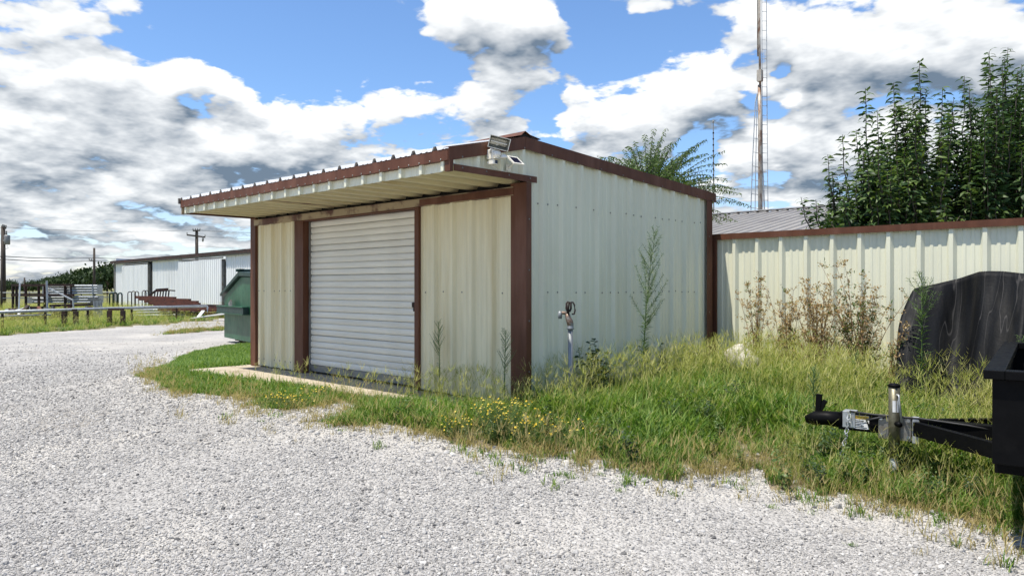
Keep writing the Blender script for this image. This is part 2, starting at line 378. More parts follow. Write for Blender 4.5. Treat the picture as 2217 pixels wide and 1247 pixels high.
def plot_mask(x, y, wob=.16):
    a = x + wob * ((vnoise(x, y, 2.1, 1) - .5) * 2 + (vnoise(x, y, 6.5, 14) - .5) * 1.4); b = y + wob * ((vnoise(x, y, 2.1, 2) - .5) * 2 + (vnoise(x, y, 6.5, 15) - .5) * 1.4)
    return in_poly(a, b, PLOT)
def yard_mask(x, y):
    a = x + (vnoise(x, y, .7, 3) - .5); b = y + (vnoise(x, y, .7, 4) - .5)
    return in_poly(a, b, YARD)
def strip_mask(x, y): return in_poly(x + .5 * (vnoise(x, y, 1.2, 5) - .5), y + .5 * (vnoise(x, y, 1.2, 6) - .5), STRIP)

ang = np.concatenate([np.linspace(-37, 37, 420), np.linspace(37, 323, 120)[1:-1]]) * math.pi / 180 + YAW
rad = np.concatenate([[0.0], 1.2 * 1.0265 ** np.arange(0, 250)]); rad = np.concatenate([rad[rad < 700], [1000., 1800.]])
A, RR = np.meshgrid(ang, rad[1:])
GX = (CAM[0] + np.sin(A) * RR).ravel(); GY = (CAM[1] + np.cos(A) * RR).ravel()
GX = np.concatenate([[CAM[0]], GX]); GY = np.concatenate([[CAM[1]], GY]); GZ = ground_z(GX, GY)
na, nr = len(ang), len(rad) - 1
i, j = np.meshgrid(np.arange(nr - 1), np.arange(na), indexing='ij'); jn = (j + 1) % na
Q = np.stack([1 + i * na + j, 1 + i * na + jn, 1 + (i + 1) * na + jn, 1 + (i + 1) * na + j], -1).reshape(-1, 4)[:, ::-1]
me = bpy.data.meshes.new('ground')
me.from_pydata(np.stack([GX, GY, GZ], 1).tolist(), [], Q.tolist() + [(0, 1 + (k + 1) % na, 1 + k) for k in range(na)])
pm = plot_mask(GX, GY); ym = yard_mask(GX, GY) | (GY > 3.7) & (GX > -5.5) & (GX < 60); sm = strip_mask(GX, GY)
soil = np.where(pm, 1.0, 0.0); soil = np.maximum(soil, np.where(ym, 1.0, 0.0)); soil = np.maximum(soil, np.where(sm, .6, 0))
at = me.attributes.new('soil', 'FLOAT', 'POINT'); at.data.foreach_set('value', soil.astype(np.float32))
far = np.hypot(GX - CAM[0], GY - CAM[1]); at = me.attributes.new('field', 'FLOAT', 'POINT'); at.data.foreach_set('value', (ym * sstep(18, 40, far)).astype(np.float32))
_pe = np.array(PLOT[:len(PLOT_EDGE)]); ed = np.full(len(GX), 9.0); near = far < 20
for (x0, y0), (x1, y1) in zip(_pe[:-1], _pe[1:]):
    ex, ey = x1 - x0, y1 - y0; t = np.clip(((GX[near] - x0) * ex + (GY[near] - y0) * ey) / (ex * ex + ey * ey), 0, 1); ed[near] = np.minimum(ed[near], np.hypot(GX[near] - x0 - t * ex, GY[near] - y0 - t * ey))
at = me.attributes.new('edge', 'FLOAT', 'POINT'); at.data.foreach_set('value', np.exp(-(ed / .55) ** 2).astype(np.float32))
me.shade_smooth()
m = bpy.data.materials.new('gravel_and_soil'); m.use_nodes = True; nt = m.node_tree; g = G(nt); b = nt.nodes['Principled BSDF']
P = g.new('ShaderNodeTexCoord').outputs['Object']
def attr(n): a = g.new('ShaderNodeAttribute'); a.attribute_name = n; return a.outputs['Fac']
big = g.noise(P, .55, 4, .6); mid = g.noise(P, 4.0, 5, .6)
v1c = g.voro(P, 46, out='Color'); v1 = g.voro(P, 46); v2 = g.voro(P, 95)
h1 = g.xyz(v1c)[0]
grav = g.mix(g.mr(h1, 0, 1), (.28, .268, .252), (.48, .462, .432))
grav = g.mix(g.mr(h1, .90, .97), grav, (.13, .127, .124))
edge = g.mr(attr('edge'), 0.0, 1.0)
grav = g.mix(g.m('MAXIMUM', g.mr(big, .40, .72, 0, .8, smooth=True), g.m('MULTIPLY', edge, g.mr(mid, .3, .6, .5, 1.0))), grav, g.mix(g.mr(mid, .4, .6), (.55, .52, .465), (.47, .445, .405)))     # worn powdery limestone patches
grav = g.mix(g.mr(g.noise(P, .8, 4, .6), .60, .72, 0, .5), grav, (.25, .22, .175))                                     # muddy patches
soilc = g.mix(mid, (.20, .155, .10), (.33, .28, .20))
fieldc = g.mix(g.noise(P, .12, 4, .6), (.10, .12, .04), (.22, .20, .085))
soilc = g.mix(attr('field'), soilc, fieldc)
sf = g.mr(g.m('ADD', attr('soil'), g.m('MULTIPLY', g.m('SUBTRACT', g.noise(P, 9, 4, .6), .5), .8)), .42, .58, smooth=True)
g.put(b.inputs['Base Color'], g.mix(sf, grav, soilc)); b.inputs['Roughness'].default_value = .93; b.inputs['Specular IOR Level'].default_value = .2
hgt = g.m('ADD', g.m('MULTIPLY', g.m('SUBTRACT', 1.0, g.m('MULTIPLY', v1, 1.3)), .016), g.m('MULTIPLY', g.m('SUBTRACT', 1.0, v2), .006))
bn = g.new('ShaderNodeBump'); bn.inputs['Strength'].default_value = .9; bn.inputs['Distance'].default_value = 1.0
g.put(bn.inputs['Height'], g.m('ADD', hgt, g.m('MULTIPLY', g.noise(P, 25, 4, .6), .012))); nt.links.new(bn.outputs[0], b.inputs['Normal'])
me.materials.append(m)
link('ground', me, kind='structure', label='white crushed limestone lot with bare soil under the grass')

# concrete slab under the shed
s = MB().prism([(-5.76, -.92, -.16), (.0, -.44, -.16), (.0, 3.6, -.16), (-5.76, 3.6, -.16)], (0, 0, .16))
s.build('concrete_slab', M['concrete'], bevel=.012, kind='structure', label='pale concrete slab running out in front of the shed door')
# ------------------------------------------------------------------ the shed
W_, L_, DC = 5.63, 3.56, 1.0              # width, depth, canopy depth
HS = 2.22                                 # soffit height
SP = 0.3048                               # ribs a foot apart
def roof_z(y): return np.interp(y, [-1.06, -0.07, 3.68], [2.395, 2.625, 2.41])
def rib_profile(s0, s1, phase, h=.040, minor=.006, wb=.042, wt=.018, SP=SP):
    ks = range(int((s0 - phase) / SP) - 2, int((s1 - phase) / SP) + 3); xs, ds = [], []
    for k in ks:
        c = phase + k * SP; xs += [c - wb, c - wt, c + wt, c + wb]; ds += [0, h, h, 0]
        for q in (SP / 3 + .012, 2 * SP / 3 - .012): xs += [c + q - .022, c + q - .012, c + q + .012, c + q + .022]; ds += [0, minor, minor, 0]
    xs, ds = np.array(xs), np.array(ds); ins = (xs > s0 + 1e-4) & (xs < s1 - 1e-4)
    ss = np.concatenate([[s0], xs[ins], [s1]]); return list(zip(ss, np.interp(ss, xs, ds)))
def panels(name, parent, material, s0, s1, phase, P, z0, ztop, sub=None, width=3 * SP, **kw):
    """ribbed sheets a yard wide side by side, each an object of its own; P(s, d, z) places a point"""
    cuts = [s0]; k = math.ceil((s0 - phase - .06) / width)
    while True:
        c = phase + .06 + k * width
        if c >= s1 - .05: break
        if c > s0 + .05: cuts.append(c)
        k += 1
    cuts.append(s1); out = []
    for i in range(len(cuts) - 1):
        pr = rib_profile(cuts[i], min(cuts[i + 1] + (.02 if i < len(cuts) - 2 else 0), s1), phase, **kw)
        e = .0012 * (i % 2); mb = MB(); n = len(pr)
        front = [[P(s, d + e, z0) for s, d in pr], [P(s, d + e, ztop(s)) for s, d in pr]]
        back = [[P(s, d + e - .002, z0) for s, d in pr][::-1], [P(s, d + e - .002, ztop(s)) for s, d in pr][::-1]]
        mb.grid(front); mb.grid(back); out.append(mb.build(name, material, parent))
    return out
shed = root('metal_shed', (-2.8, 1.8, 0), 'cream ribbed metal shed with brown trim, front canopy and roll-up door', 'shed')
# walls
side = lambda s, d, z: (d, s, z)
PH_S, PH_L, PH_R = -.69, -W_ + .295, -.465
panels('wall_panel', shed, M['cream'], 0.0, L_, PH_S, side, 0.015, lambda s: float(roof_z(s)) - .02)
panels('gable_panel', shed, M['cream'], -DC, 0.0, PH_S, side, HS + .03, lambda s: float(roof_z(s)) - .02)
front = lambda s, d, z: (s, -d, z)
panels('wall_panel', shed, M['cream_bounce_soiled'], -W_ + .03, -4.36, PH_L, front, .02, lambda s: 2.12)
panels('wall_panel', shed, M['cream_bounce_soiled'], -1.64, 0.0, PH_R, front, .02, lambda s: 2.12)
panels('wall_panel', shed, M['cream'], 0.0, L_, .1, lambda s, d, z: (-W_ + .07 - d, s, z), .02, lambda s: float(roof_z(s)) - .02)
panels('wall_panel', shed, M['cream'], -W_, 0.0, .1, lambda s, d, z: (s, L_ + d, z), .02, lambda s: 2.39)
# roof sheets, front slope over the canopy and long back slope
def slope(ya, yb, nm):
    for P0, P1, i in [(-W_ - .04 + k * .914, min(-W_ - .04 + (k + 1) * .914 + .03, .035), k) for k in range(7)]:
        if P1 - P0 < .1: continue
        pr = rib_profile(P0, P1, -W_ + .31); e = .0015 * (i % 2)
        mb = MB(); mb.grid([[(s, y, float(roof_z(y)) + d + e + .006) for s, d in pr] for y in (ya, yb)]); mb.grid([[(s, y, float(roof_z(y)) + d + e + .003) for s, d in pr][::-1] for y in (ya, yb)])
        mb.build(nm, M['galv_roof'], shed)
slope(-1.065, -0.07, 'roof_panel'); slope(-0.065, 3.68, 'roof_panel')
mb = MB()                                                     # ridge cap, open at the end
for a, b in ((.036, 0), (.034, .003)):
    mb.grid([[(x, y, float(roof_z(y)) + z - b) for y, z in ((-.30, .040), (-.13, .046), (-.07, .080), (0.0, .056), (.16, .044))] for x in (-W_ - .06, .05)])
mb.build('ridge_cap', M['brown'], shed)
mb = MB(); mb.add([(.030, -.12, 2.60), (.030, .02, 2.60), (.030, .02, 2.665), (.030, -.07, 2.69), (.030, -.12, 2.665)], [(0, 1, 2, 3, 4)])
mb.build('ridge_hollow_shade', M['dark'], shed)  # black face painted as the shade inside the open ridge end
# rake trim on both gables
for x0, x1 in ((.0425, .0495), (-W_ - .0495, -W_ - .0425)):
    for ya, yb in ((-1.06, -.073), (-.069, 3.70)):
        za, zb = float(roof_z(ya)), float(roof_z(yb)); mb = MB()
        mb.prism([(x0, ya, za - .098), (x0, yb, zb - .098), (x0, yb, zb + .022), (x0, ya, za + .022)], (x1 - x0, 0, 0))
        mb.prism([(x0, ya, za + .0225), (x0, yb, zb + .0225), (x0, yb, zb + .0265), (x0, ya, za + .0265)], (-.07 if x0 > 0 else .07, 0, 0))
        mb.build('rake_trim', M['brown'], shed)
# fascia: brown flashing over a ribbed white band
mb = MB().box(-W_ - .035, .034, -1.062, -1.054, 2.303, 2.404)
mb.box(-W_ - .035, .034, -1.0535, -1.01, 2.303, 2.3065)
mb.build('fascia_trim', M['brown'], shed)
panels('fascia_band', shed, M['cream'], -W_ - .02, .0, PH_L - .21, lambda s, d, z: (s, -1.012 - d * .9, z), HS - .004, lambda s: 2.3025, wb=.026, wt=.019)
MB().box(-.022, .0495, -1.049, -1.0125, HS - .012, 2.3025).build('fascia_corner', M['brown'], shed)
MB().box(-W_ - .045, -W_ - .021, -1.049, -1.0125, HS - .012, 2.3025).build('fascia_corner', M['brown_rusty'], shed)
mb = MB().box(-W_ - .075, -W_ - .0425, -1.085, -.9, 2.355, 2.432); mb.build('roof_corner_flashing', M['grey_metal'], shed)
# canopy end trim along the soffit edge
for x0, x1 in ((.0425, .0495), (-W_ - .0495, -W_ - .0425)):
    MB().box(x0, x1, -1.0, .10, HS - .006, HS + .055).build('soffit_edge_trim', M['brown'], shed)
# soffit sheets, ribs running front to back and pressed upwards
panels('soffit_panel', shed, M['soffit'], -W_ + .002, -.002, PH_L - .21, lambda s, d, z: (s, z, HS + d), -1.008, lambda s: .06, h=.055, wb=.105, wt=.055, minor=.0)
MB().box(-3.30, -3.24, -1.0, .05, HS - .008, HS - .001).build('soffit_joint_trim', M['brown_rusty'], shed)
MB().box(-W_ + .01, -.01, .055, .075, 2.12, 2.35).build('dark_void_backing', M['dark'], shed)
# stained header over the door
mb = MB().box(-W_ + .135, -.13, -.052, .045, 2.095, 2.172); mb.box(-W_ + .135, -.13, -.062, .045, 2.1725, 2.179)
mb.build('header_trim', M['brown_rusty'], shed)
MB().box(-1.6, -.127, -.0545, -.0525, 2.10, 2.171).build('header_patch', M['brown'], shed)
# corner trims
def corner(x0, x1, y, s, z1, nm='corner_trim', mt='brown'):
    mb = MB().box(x0, x1, y - .004, y + .004, .005, z1); return mb
mb = MB().box(-.170, .0440, -.0495, -.0425, .006, HS - .008); mb.box(.0410, .0440, -.0423, .026, .006, HS - .008); mb.box(-.170, -.165, -.0423, .0, .006, HS - .008)
mb.build('corner_trim', M['brown'], shed, bevel=.002)
mb = MB().box(-W_ + .02, -W_ + .17, -.0495, -.0425, .006, HS - .008); mb.box(-W_ + .02, -W_ + .027, -.0423, .115, .006, HS - .008); mb.box(-W_ + .165, -W_ + .17, -.0423, .0, .006, HS - .008)
mb.build('corner_trim', M['brown'], shed, bevel=.002)
for xs in (1, -1):
    xa = .0425 if xs > 0 else -W_ - .0495
    mb = MB().box(xa, xa + .007, L_ - .10, L_ + .042, .006, 2.33); mb.box(min(xa, xa - .1 * xs), max(xa, xa - .1 * xs), L_ + .0425, L_ + .0495, .006, 2.31)
    mb.build('corner_trim', M['brown'], shed, bevel=.002)
# door opening
MB().box(-4.36, -4.135, -.034, -.026, .006, 2.094).build('door_jamb', M['brown'], shed)
MB().box(-4.143, -4.135, -.0258, .135, .006, 2.094).build('door_return', M['brown'], shed)
MB().box(-1.715, -1.64, -.034, .135, .006, 2.094).build('door_jamb', M['brown'], shed)
MB().box(-4.135, -1.715, -.03, .135, 2.078, 2.094).build('door_lintel', M['brown'], shed)
door = MB().box(-4.097, -1.751, .100, .104, .03, 2.077).build('roll_up_door', M['grey_metal'], shed, label='weathered white steel roll-up door')
for xa_ in (-4.13, -1.748): MB().box(xa_, xa_ + .03, .052, .098, .006, 2.077).build('guide_rail', M['grey_metal'], door)
NS, Z0, Z1 = 24, .115, 2.077; hsl = (Z1 - Z0) / NS
prof = [(.004, 0.0), (-.010, .05), (-.017, .25), (-.019, .5), (-.017, .75), (-.010, .93), (.004, .97), (.006, 1.0)]
mb = MB(); mb.grid([[(x, .085 + d, t * hsl) for d, t in prof] for x in (-4.098, -1.750)]); mb.grid([[(x, .087 + d, t * hsl) for d, t in prof][::-1] for x in (-4.098, -1.750)])
slat = mb.mesh('slat', M['door'])
for k in range(NS):
    o = link('slat', slat, door); o.location = (random.uniform(-.002, .002), random.uniform(-.004, .004), Z0 + k * hsl); o.rotation_euler = (0, random.uniform(-.0009, .0009), 0)
MB().box(-4.098, -1.75, .062, .098, .03, .114).build('bottom_bar', M['grey_metal'], door, bevel=.003)
mb = MB().box(-1.85, -1.735, .036, .060, .945, 1.005); mb.box(-1.80, -1.765, .015, .0355, .90, .985)
mb.build('latch', M['rust_dark'], door)
# screw heads in rows
mb = MB()
def screw(c, ax):
    mb.lathe([(.009, 0), (.009, .003), (.005, .006)], c, 6, ax)
for z, off in ((1.125, 0), (2.02, .0), (.10, 0)):
    s = PH_S + .09
    while s < L_ - .1:
        if s > .12: screw((.001 + .003, s, z + random.uniform(-.008, .008)), (1, 0, 0))
        s += SP * random.choice((.5, .5, 1))
for z in (1.125, .12):
    for a, b in ((-W_ + .15, -4.40), (-1.6, -.15)):
        s = a + .05
        while s < b: screw((s, -.004, z + random.uniform(-.006, .006)), (0, -1, 0)); s += SP * random.choice((.5, .5, 1))
for k in range(37): screw((-W_ + .1 + k * .152, -1.062, 2.315), (0, -1, 0))
for k in range(12): screw((.0495, -.9 + k * .41, float(roof_z(-.9 + k * .41)) - .085), (1, 0, 0))
for k in range(4): screw((.0495, -.9 + k * .3, HS + .03), (1, 0, 0)); screw((.0440, -.01, .35 + k * .5), (1, 0, 0)); screw((.0495, L_ - .04, .35 + k * .5), (1, 0, 0))
mb.build('screw_heads', M['screw'], shed, kind='stuff')

# ------------------------------------------------------------------ things fixed to the gable
fl = root('security_floodlight', on_x(1068, 345, .06), 'white rectangular floodlight with motion sensor on the gable above the canopy', 'floodlight')
c = np.array(on_x(1066, 333, .07)); 
MB().box(.036, .115, c[1] - .045, c[1] + .055, c[2] - .055, c[2] + .035).build('mounting_box', M['white_plastic'], fl, bevel=.008)
MB().lathe([(.001, -.03), (.05, -.03), (.052, .03), (.03, .036), (.001, .036)], (.10, c[1] + .01, c[2] - .018), 16).build('sensor_housing', M['white_plastic'], fl, True)
MB().lathe([(.001, 0), (.036, .004), (.040, .012), (.018, .040), (.001, .046)], (.155, c[1] + .065, c[2] - .052), 14).build('sensor_cap', M['white_plastic'], fl, True)
MB().tube([(.10, c[1] - .03, c[2] + .03), (.11, c[1] - .06, c[2] + .035), (.11, c[1] - .075, c[2] + .01), (.10, c[1] - .055, c[2] - .01)], .006, 6).build('cable', M['white_plastic'], fl, True)
hc = np.array(on_x(1080, 309, .14)); n = np.array((.70, -.55, -.30)); n /= np.linalg.norm(n)
hx = np.cross((0, 0, 1), n); hx /= np.linalg.norm(hx); ca, sa = math.cos(-.22), math.sin(-.22); hy = np.cross(n, hx); hx, hy = ca * hx + sa * hy, ca * hy - sa * hx
a, bq = .098, .058
mb = MB(); F = [hc + i * hx * a + j * hy * bq + n * .035 for i, j in ((-1, -1), (1, -1), (1, 1), (-1, 1))]; B = [hc + i * hx * a * .72 + j * hy * bq * .6 - n * .045 for i, j in ((-1, -1), (1, -1), (1, 1), (-1, 1))]
I = [hc + i * hx * a * .93 + j * hy * bq * .9 + n * .035 for i, j in ((-1, -1), (1, -1), (1, 1), (-1, 1))]; J = [hc + i * hx * a * .75 + j * hy * bq * .5 - n * .02 for i, j in ((-1, -1), (1, -1), (1, 1), (-1, 1))]
mb.add(F + B, [(k, (k + 1) % 4, 4 + (k + 1) % 4, 4 + k) for k in range(4)] + [(7, 6, 5, 4)]); mb.add(F + I, [(k, 4 + k, 4 + (k + 1) % 4, (k + 1) % 4) for k in range(4)])
hd = mb.build('lamp_head', M['white_plastic'], fl)
M['reflector'] = mat('aged_reflector', (.42, .42, .36), .3, metal=.8, col2=(.16, .16, .14), scale=20, var=.2)
mb = MB().add(I + J, [(k, 4 + k, 4 + (k + 1) % 4, (k + 1) % 4) for k in range(4)] + [(4, 5, 6, 7)][::-1]); mb.build('reflector', M['reflector'], hd)
MB().tube([hc - hx * a * .8 + n * .005, hc + hx * a * .8 + n * .005], .006, 8).build('bulb', M['white_plastic'], hd)
MB().tube([hc - n * .04, (.09, c[1], c[2] + .03)], .012, 8).build('swivel_arm', M['white_plastic'], fl)
# little camera below
cm = np.array(on_x(1067, 351, .10)); sc = root('security_camera', cm - np.array((0, 0, .03)), 'small white box camera with dark lens under the floodlight', 'camera')
MB().box(.07, .135, cm[1] - .028, cm[1] + .032, cm[2] - .026, cm[2] + .024).build('housing', M['white_plastic'], sc, bevel=.006)
MB().box(.136, .139, cm[1] - .006, cm[1] + .026, cm[2] - .018, cm[2] + .014).build('lens', M['glass_dark'], sc)
MB().box(.07, .165, cm[1] - .032, cm[1] + .036, cm[2] + .0245, cm[2] + .029).build('sun_shield', M['white_plastic'], sc)
MB().box(.033, .07, cm[1] - .01, cm[1] + .012, cm[2] - .01, cm[2] + .01).build('bracket', M['white_plastic'], sc)
# solar panel
sp = np.array(on_x(1116, 348, .12)); so_ = root('solar_panel', sp - np.array((0, 0, .06)), 'small white framed solar panel tilted off the gable wall', 'solar panel')
ex = np.array((0.05, 1, 0.0)); ex /= np.linalg.norm(ex); ey = np.array((.72, 0, -.62)); ey /= np.linalg.norm(ey); ez = np.cross(ex, ey); ez = ez if ez[2] > 0 else -ez
fr = MB()
for sgn in (-1, 1):
    fr.obox(sp + sgn * ex * .062, ex * .006, ey * .062, ez * .007); fr.obox(sp + sgn * ey * .056, ex * .0555, ey * .006, ez * .0068)
fr.obox(sp - ez * .006, ex * .056, ey * .05, ez * .003); f_ = fr.build('frame', M['white_plastic'], so_)
for k in range(4): MB().obox(sp + ez * .001 + ex * (k - 1.5) * .0275, ex * .0128, ey * .049, ez * .003).build('cell', M['glass_dark'], so_)
mb = MB().tube([sp - ez * .01, (.06, sp[1] - .01, sp[2] - .055), (.035, sp[1] - .01, sp[2] - .06)], .009, 8); mb.box(.033, .042, sp[1] - .04, sp[1] + .02, sp[2] - .09, sp[2] - .03)
mb.build('bracket', M['white_plastic'], so_)
MB().tube([(.045, sp[1] - .02, sp[2] - .07), (.05, sp[1] - .05, sp[2] - .105), (.045, sp[1] - .14, sp[2] - .10), (.045, cm[1] + .02, cm[2] - .02)], .003, 5).build('cable', M['white_plastic'], so_)
# ------------------------------------------------------------------ panel fence to the right of the shed
FY, FSP = 3.74, .3165
fx0 = on_y(1592, 600, FY)[0]
fence = root('metal_panel_fence', (3.5, FY, gz(3.5, FY)), 'cream ribbed metal fence with brown cap beside the shed', 'fence')
panels('fence_panel', fence, M['cream'], -.50, 9.2, fx0, lambda s, d, z: (s, FY - d, z), -.15, lambda s: 1.86, width=3 * FSP, h=.042, wb=.050, wt=.020, SP=FSP)
mb = MB().box(-.50, 9.2, FY - .060, FY + .035, 1.883, 1.889); mb.box(-.50, 9.2, FY - .060, FY - .056, 1.812, 1.8825); mb.box(-.50, 9.2, FY + .031, FY + .035, 1.812, 1.8825)
mb.build('fence_cap', M['brown'], fence)
MB().box(.010, .070, FY - .075, FY - .045, -.2, 1.81).build('shadow_gap_strip', M['brown'], fence)  # brown strip added to stand for the shadowed gap beside the shed
for k in range(5): MB().box(.3 + k * 2.1, .36 + k * 2.1, FY + .04, FY + .10, -.2, 1.80).build('post', M['brown'], fence)
for z in (.3, 1.1, 1.7): MB().box(-.50, 9.2, FY + .004, FY + .038, z, z + .04).build('rail', M['brown'], fence)

# ------------------------------------------------------------------ black rubber sheet slumped against the fence
xa, xb = on_y(1962, 660, 3.15)[0], on_y(2217, 600, 3.3)[0] + 1.1
tops = []
for px, py in ((1962, 655), (1968, 634), (1976, 624), (2005, 618), (2060, 603), (2115, 588), (2140, 586.5), (2167, 587), (2217, 592)):
    q = on_y(px, py, 3.3); tops.append(((q[0] - xa) / (xb - xa), q[2]))
tops[0] = (0.0, tops[0][1]); tops.append((1.0, tops[-1][1] - .22))
us, vs_ = np.linspace(0, 1, 90), np.linspace(0, 1, 26); rows = []
for v in vs_:
    r_ = []
    for u in us:
        top = np.interp(u, [a for a, _ in tops], [b for _, b in tops]); z = .02 + v * (top - .02)
        x = xa + (xb - xa) * u - .05 * (1 - v) ** 3 * math.exp(-(u / .08) ** 2) + .05 * math.sin(v * 5 + 1) * math.exp(-(u / .1) ** 2)
        y = 2.72 + .68 * v ** 1.3 + .10 * math.sin(u * 9.0 + .6 * v) * (.4 + .6 * v) - .16 * math.exp(-((u - .02) / .09) ** 2) * (1 - .35 * v) + .24 * math.exp(-((u - .22) / .12) ** 2) * math.sin(v * math.pi)
        y += .010 * math.sin(u * 75) + .028 * math.sin(u * 31 + v * 2) + .022 * abs(math.sin(u * 19 + .8 * v)) - .03 * math.exp(-((u - .50) / .012) ** 2); y = min(y, FY - .075)
        r_.append((x, y + .02 * math.sin(v * 7 + u * 4), z))
    rows.append(r_)
m_ = mat('scuffed_rubber', (.0055, .006, .007), .6, col2=(.020, .019, .017), scale=2.0, stretch=(3.2, 1, .16), lo=.45, hi=.7, var=.5, bump=.25, bscale=40, spec=.12)
g = G(m_.node_tree); bs = m_.node_tree.nodes['Principled BSDF']; lk = bs.inputs['Base Color'].links[0].from_socket
ln_ = g.vm('MULTIPLY', g.new('ShaderNodeTexCoord').outputs['Object'], (9.0, 2.0, .55)); nz = g.noise(ln_, 1.0, 2, .4)
fine = g.m('MULTIPLY', g.mr(g.m('ABSOLUTE', g.m('SUBTRACT', nz, .53)), .0, .012, 1.0, 0.0), .5)              # pale scuff lines running down the sheet
g.put(bs.inputs['Base Color'], g.mix(fine, lk, (.09, .085, .08)))
o = MB().grid(rows).build('rubber_sheet', m_, smooth=True, label='large black rubber sheet slumped against the cream fence', cat='rubber sheet')
md = o.modifiers.new('thickness', 'SOLIDIFY'); md.thickness = .012

# ------------------------------------------------------------------ frost-proof yard hydrant by the side wall
hb = np.array(on_x(1235, 700, .42)); hs = depth(hb) / F_PX; rt2 = _rt[:2] / np.linalg.norm(_rt[:2])
def HP(px, py, out=0.0):
    """point on the hydrant: photo column/row in the upright plane that faces the yard, pushed out towards the yard"""
    q = hb + np.array((*(rt2 * (px - 1235) * hs), (700 - py) * hs)); return q + np.array((-_fw[0], -_fw[1], 0)) * out
hg = gz(hb[0], hb[1]); hyd = root('yard_hydrant', (hb[0], hb[1], hg), 'galvanised standpipe water hydrant with rusty lever beside the shed wall', 'hydrant')
MB().tube([(hb[0], hb[1], hg - .1), HP(1235, 712)], .024, 12).build('standpipe', M['pipe_grey'], hyd, True)
MB().lathe([(.001, 0), (.035, 0), (.037, .012), (.030, .02), (.031, .055), (.034, .06), (.001, .06)], HP(1235, 713), 12).build('coupling', M['pipe_grey'], hyd, True)
hm = mat('hydrant_casting', (.20, .13, .09), .6, metal=.5, col2=(.30, .28, .25), scale=25, var=.3)
MB().tube([HP(1235, 704), HP(1233.5, 696), HP(1230, 688), HP(1228, 679)], [.031, .033, .028, .022], 10).build('head_casting', hm, hyd, True)
spt = MB().tube([HP(1229, 680), HP(1222, 677.5), HP(1213, 677)], [.020, .016, .017], 10).build('spout', hm, hyd, True)
MB().tube([HP(1213, 674), HP(1212.5, 682), HP(1212.5, 690)], [.019, .021, .019], 10).build('nozzle', M['pipe_grey'], spt, True)
mb = MB()
for o_ in (-.022, .022): mb.tube([HP(1231, 682, o_), HP(1226, 668, o_), HP(1226.5, 657, o_), HP(1229, 653.5, o_), HP(1233, 655, o_)], .0075, 6)
mb.tube([HP(1231, 682), HP(1230, 668), HP(1232, 655), HP(1236, 653.5), HP(1236, 668), HP(1233, 675)], .010, 6)
mb.tube([HP(1235, 656), HP(1240, 654), HP(1243.5, 660), HP(1245, 672), HP(1243, 680), HP(1238, 680)], .009, 6)
mb.build('lever', M['rust_dark'], hyd, True)

# ------------------------------------------------------------------ black utility trailer, only its front corner and tongue in view
def CP(lat, D, z): return np.array((CAM[0] + rt2[0] * lat + math.sin(YAW) * D, CAM[1] + rt2[1] * lat + math.cos(YAW) * D, z))
TN, TF = np.array((2.65, 4.10)), np.array((4.12, 6.15)); bw = (TF - TN) / np.linalg.norm(TF - TN); aw = np.array((-bw[1], bw[0]))   # across and along (towards the coupler)
TW = np.linalg.norm(TF - TN); TC = (TN + TF) / 2; TL = 3.4
def TP(a, b, z):
    """a metres ahead of the front panel, b metres from the near side"""
    q = TN + aw * a + bw * b; return CP(q[0], q[1], z)
t0 = TP(-1.2, TW / 2, 0); tr = root('utility_trailer', (t0[0], t0[1], gz(t0[0], t0[1])), 'black steel box trailer parked in tall grass at the right edge', 'trailer')
def plank(a0, a1, b0, b1, z0, z1, nm, mt='black_paint', par=None, bevel=.004):
    mb = MB(); mb.add([TP(a, b, z) for z in (z0, z1) for a, b in ((a0, b0), (a1, b0), (a1, b1), (a0, b1))], [(0, 1, 2, 3), (7, 6, 5, 4), (4, 5, 1, 0), (5, 6, 2, 1), (6, 7, 3, 2), (7, 4, 0, 3)])
    return mb.build(nm, M[mt], par or tr, bevel=bevel)
ZB, ZT = .21, .728
plank(-.03, 0, .03, TW - .03, ZB, ZT - .05, 'front_panel'); plank(-TL, 0, 0, .03, ZB, ZT - .05, 'side_panel'); plank(-TL, 0, TW - .03, TW, ZB, ZT - .05, 'side_panel')
plank(-TL, -TL + .03, .03, TW - .03, ZB, ZT - .05, 'tailgate'); plank(-TL + .03, -.03, .03, TW - .03, ZB, ZB + .03, 'deck')
plank(-.06, .04, -.035, TW + .035, ZT - .049, ZT, 'top_rail'); plank(-TL, -.061, -.035, .065, ZT - .049, ZT, 'top_rail'); plank(-TL, -.061, TW - .065, TW + .035, ZT - .049, ZT, 'top_rail')
plank(-TL, 0, .25, .33, ZB - .10, ZB - .001, 'frame_rail'); plank(-TL, 0, TW - .33, TW - .25, ZB - .10, ZB - .001, 'frame_rail')
for b_ in (-.14, TW + .02):
    c_ = TP(-2.3, b_ + .06, gz(*TP(-2.3, b_, 0)[:2]) + .30); ax = np.array((*(TP(0, 1, 0) - TP(0, 0, 0))[:2], 0))
    wh = MB().lathe([(.19, -.085), (.27, -.09), (.30, -.07), (.305, 0), (.30, .07), (.27, .09), (.19, .085)], c_, 24, ax).build('wheel', M['rubber'], tr, True)
    MB().lathe([(.001, -.05), (.18, -.08), (.189, 0), (.18, .08), (.001, .05)], c_, 20, ax).build('rim', M['grey_metal'], wh, True)
m1 = TW / 2; CPL = 1.27
plank(.0, CPL - .22, m1 - .045, m1 + .045, .095, .225, 'tongue_beam')
for sg in (-1, 1):
    MB().bar(TP(.0, m1 + sg * .55, .15), TP(.52, m1 + sg * .07, .16), .05, .10).build('tongue_brace', M['black_paint'], tr)
cp = MB(); cp.tube([TP(CPL - .24, m1, .16), TP(CPL - .12, m1, .165), TP(CPL - .04, m1, .155), TP(CPL + .03, m1, .14)], [.062, .055, .058, .03], 10)
cpo = cp.build('coupler', M['black_paint'], tr, True)
